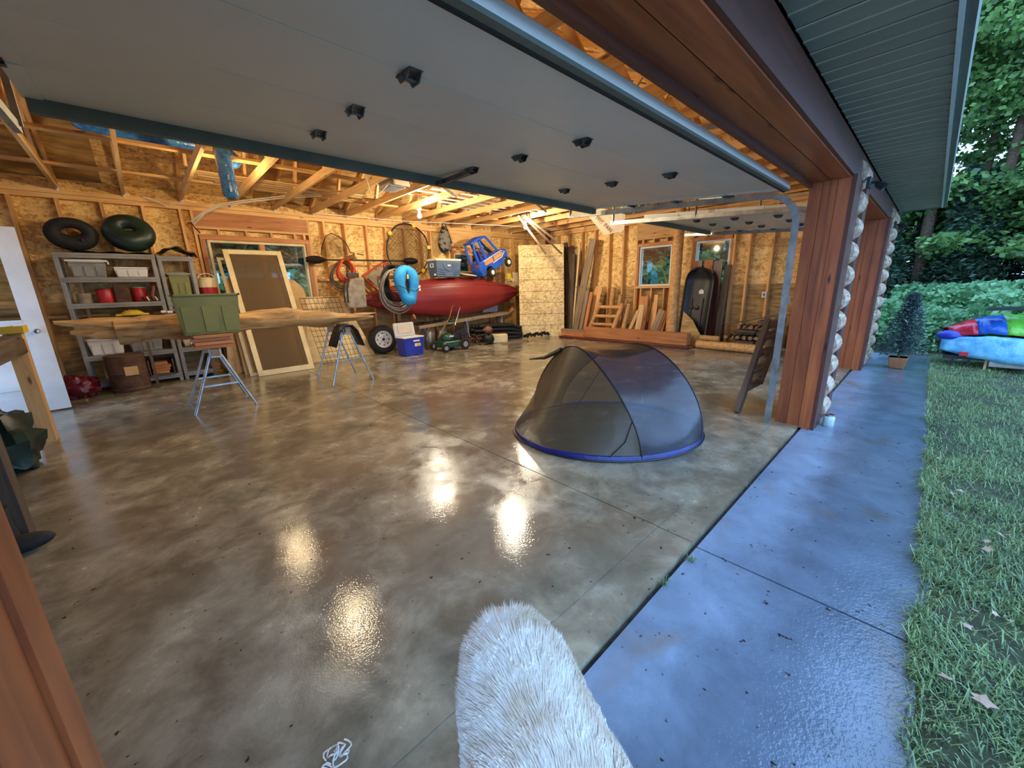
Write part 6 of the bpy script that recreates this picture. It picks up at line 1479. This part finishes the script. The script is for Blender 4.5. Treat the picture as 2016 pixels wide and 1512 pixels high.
# =================================================================== COVERED WATERCRAFT ON A TRAILER
t = thing('covered_watercraft', 'small watercraft under a glossy multicoloured cover on a trailer', 'watercraft', (10.0, -0.9, -0.02))
M_TRED = flat('glossy_red_cover', S(206, 46, 62), S(168, 30, 48), 8, rough=0.15, bump=0.7, bscale=14); M_TBLUE = flat('glossy_blue_cover', S(40, 104, 196), S(28, 80, 168), 8, rough=0.15, bump=0.7, bscale=14)
M_TGRN = flat('glossy_green_cover', S(120, 206, 76), S(92, 176, 62), 8, rough=0.15, bump=0.7, bscale=14); M_TSKY = flat('glossy_pale_blue_cover', S(128, 200, 226), S(86, 164, 204), 8, rough=0.15, bump=0.7, bscale=14)
def ski(a, b):   # a round, b along (y from -0.2 outwards)
    th = PI * a; x = 10.05; y = -0.24 - 2.0 * b
    w = 0.22 + 0.28 * math.sin(PI * min(1, b * 0.8 + 0.1)); zt = 0.50 + 0.36 * math.sin(PI * min(1.0, b * 1.15 + 0.1)) ; zb = 0.30 - 0.16 * math.sin(PI * min(1, b + 0.05))
    n_ = 0.02 * mn.noise(Vector((th * 2, y * 6, 0)))
    return Vector((x - w * math.cos(th) * (1 + n_), y, zb + (zt - zb) * max(0.0, math.sin(th)) ** 0.7 + n_))
cols = [M_TSKY, M_TRED, M_TBLUE, M_TGRN, M_TRED, M_TBLUE]
for k, m in enumerate((M_TRED, M_TBLUE, M_TGRN, M_TRED, M_TBLUE, M_TGRN, M_TSKY)):
    lo_, hi_ = k / 7, (k + 1) / 7
    MB().grid(lambda a, b: ski(0.16 + 0.84 * a, max(0.0, min(1, lo_ + (hi_ - lo_) * b + 0.10 * (0.5 - a)))), 16, 6).build('cover_panel', m, t, True, solid=0.008)
MB().grid(lambda a, b: ski(0.16 * a - 0.02, b) + Vector((-0.012, 0, 0)), 6, 30).build('cover_skirt', M_TSKY, t, True, solid=0.008)
MB().grid(lambda a, b: Vector((9.86, -0.36, 0.50)) + Vector((0.16 * math.sin(PI * b) * math.cos(2 * PI * a), 0.20 * math.sin(PI * b) * math.sin(2 * PI * a), 0.10 * math.cos(PI * b))), 20, 12, True).build('seat_bundle', M_BLUE, t, True)
MB().box((9.85, -0.42, 0.30), (0.20, 0.3, 0.22)).build('hull_nose', M_BLACK, t, bevel=0.06)
MB().box((9.62, -0.52, 0.24), (0.03, 0.10, 0.07)).build('reflector', M_RED, t, bevel=0.006)
beam('trailer_rail', (9.72, -0.30, 0.17), (9.72, -2.6, 0.17), 0.06, 0.06, M_BLACK, t); beam('trailer_rail', (10.4, -0.30, 0.17), (10.4, -2.6, 0.17), 0.06, 0.06, M_BLACK, t)
for y in (-0.5, -1.9): beam('cross_member', (9.72, y, 0.15), (10.4, y, 0.15), 0.05, 0.05, M_GALV, t)
for (x, y) in ((9.72, -0.42), (9.74, -0.6), (9.7, -0.78)): slab('stand_leg', (x - 0.015, y - 0.015, -0.03), (x + 0.015, y + 0.015, 0.16), M_BLACK if y > -0.7 else M_CREAM, t, grain='z')
beam('wing_board', (9.75, -0.66, 0.96), (9.75, -2.4, 1.06), 0.30, 0.04, M_BLACK, t, (0, 0, 1)); beam('wing_support', (9.75, -1.5, 0.8), (9.75, -1.5, 1.0), 0.05, 0.05, M_BLACK, t, (0, 1, 0))
MB().box((9.60, -1.15, 0.14), (0.04, 0.7, 0.14)).build('trailer_fender', M_GREYPL, t, bevel=0.01)

# =================================================================== SHRUBS AND TREES
def leafball(name, n, size, mat, seed, shape, lw_=0.5):
    rr = random.Random(seed); b = MB()
    for k in range(n):
        p = shape(rr); d = Vector((rr.uniform(-1, 1), rr.uniform(-1, 1), rr.uniform(-0.7, 0.5))).normalized(); s_ = d.cross(Vector((rr.uniform(-1, 1), rr.uniform(-1, 1), rr.uniform(0, 1)))).normalized(); L_ = size * rr.uniform(0.6, 1.3)
        b.add([p, p + d * L_ * 0.5 + s_ * L_ * lw_ * 0.5, p + d * L_, p + d * L_ * 0.5 - s_ * L_ * lw_ * 0.5], [(0, 1, 2, 3)])
    me = bpy.data.meshes.new(name); me.from_pydata([tuple(p) for p in b.v], [], b.f); me.materials.append(mat); return me
def sh_bush(rr):
    a = rr.uniform(0, 2 * PI); z = rr.random() ** 0.7; r = (0.75 * math.sqrt(max(0.02, 1 - z * z * 0.8))) * rr.uniform(0.55, 1.05); return Vector((r * math.cos(a), r * math.sin(a), z * 1.1))
def sh_tree(layers, R, H0, H1, seed):
    r0 = random.Random(seed); clumps = [(r0.uniform(0, 2 * PI), r0.uniform(0.1, 1), r0.uniform(0, 1), r0.uniform(0.35, 0.8)) for _ in range(layers)]
    def f(rr):
        a, q, h, s_ = clumps[rr.randrange(layers)]; rad = R * q * (1 - 0.55 * h); c = Vector((rad * math.cos(a), rad * math.sin(a), H0 + (H1 - H0) * h))
        v = Vector((rr.gauss(0, 1), rr.gauss(0, 1), rr.gauss(0, 0.35))); return c + v * s_ * 0.55
    return f
def sh_fir(rr):
    f = rr.random() ** 1.3; a = rr.uniform(0, 2 * PI); r = 1.9 * (1 - f) * rr.uniform(0.3, 1); return Vector((r * math.cos(a), r * math.sin(a), 0.5 + 8.5 * f - 0.25 * r))
BUSH = [leafball('shrub_leaves', 1300, 0.13, M_LEAF2, 31 + k, sh_bush, 0.6) for k in range(3)]
TREE = [leafball('maple_crown', 9500, 0.17, M_LEAF1, 41 + k, sh_tree(46, 2.4, 2.2, 11.0, 50 + k), 0.7) for k in range(3)]
FIR = leafball('fir_crown', 9000, 0.34, M_LEAF3, 61, sh_fir, 0.35)
def plant(kind, me, trunk, x, y, z, s_, rz, label, cat, grp, th=None):
    t = thing(kind, label, cat, (x, y, z), grp)
    o = bpy.data.objects.new('foliage', me); COL.objects.link(o); o.parent = t
    if trunk:
        k = rod('trunk', [(x, y, z), (x + 0.08, y + 0.05, z + trunk * 0.5), (x, y, z + trunk)], [0.16, 0.11, 0.03], M_BARK, t, 8)
    else: rod('stem', [(x, y, z), (x + 0.02, y, z + 0.5)], [0.03, 0.015], M_BARK, t, 6)
    t.rotation_euler = (0, 0, rz); t.scale = (s_, s_, s_); return t
rb = random.Random(77)
bl = 'leafy pale green shrub in the undergrowth beyond the lawn'
for i in range(26):
    x = 11.6 + 4.5 * rb.random(); y = 1.6 - 0.19 * i + rb.uniform(-0.3, 0.3)
    plant('shrub', BUSH[i % 3], 0, x, y, -0.05, rb.uniform(0.75, 1.15) * (1 + 0.03 * (x - 12)), rb.uniform(0, 6), bl, 'shrub', 'shrubs beyond the lawn')
for i in range(24):
    plant('fir_tree', FIR, 9.0, 16.5 + rb.uniform(0, 5), 3.0 - 0.5 * i + rb.uniform(-0.3, 0.3), -0.05, rb.uniform(0.38, 0.52), rb.uniform(0, 6), 'dark fir tree low in the forest behind the shrubs', 'tree', 'firs behind the shrubs')
for i in range(22):
    plant('maple_tree', TREE[i % 3], 9.5, 16.5 + rb.uniform(0, 8), 4.2 - 0.55 * i + rb.uniform(-0.5, 0.5), -0.05, rb.uniform(0.85, 1.15), rb.uniform(0, 6), 'tall green broadleaf tree in the forest edge', 'tree', 'broadleaf trees in the forest')
for i in range(16):
    plant('shrub', BUSH[i % 3], 0, 12.6 + 2.0 * rb.random(), 3.6 + 0.5 * i, -0.05, rb.uniform(1.5, 2.2), rb.uniform(0, 6), 'dense shrub seen through the far wall windows', 'shrub', 'shrubs beyond the far wall')
for i in range(16):
    plant('shrub', BUSH[i % 3], 0, -2 + 0.95 * i, 11.8 + 1.2 * rb.random(), -0.05, rb.uniform(1.5, 2.0), rb.uniform(0, 6), 'dense shrub seen through the back windows', 'shrub', 'shrubs behind the building')
# woods behind the building, seen through its windows
for i in range(7):
    plant('maple_tree', TREE[i % 3], 9.5, -1.5 + 2.2 * i + rb.uniform(-0.4, 0.4), 17.5 + rb.uniform(0, 2.5), -0.05, rb.uniform(0.9, 1.1), rb.uniform(0, 6), 'broadleaf tree seen through the back windows', 'tree', 'trees behind the building')
for i in range(14):
    plant('fir_tree', FIR, 9.0, -1.5 + 1.1 * i, 12.4 + 1.8 * (i % 2) + rb.uniform(0, 0.8), -0.05, 0.75, rb.uniform(0, 6), 'dark fir seen through the back windows', 'tree', 'firs behind the building')
for i in range(9):
    plant('fir_tree', FIR, 9.0, 12.6 + 1.8 * (i % 2) + rb.uniform(0, 0.6), 4.2 + 0.8 * i, -0.05, 0.75, rb.uniform(0, 6), 'dark fir seen through the far wall windows', 'tree', 'firs beyond the far wall')
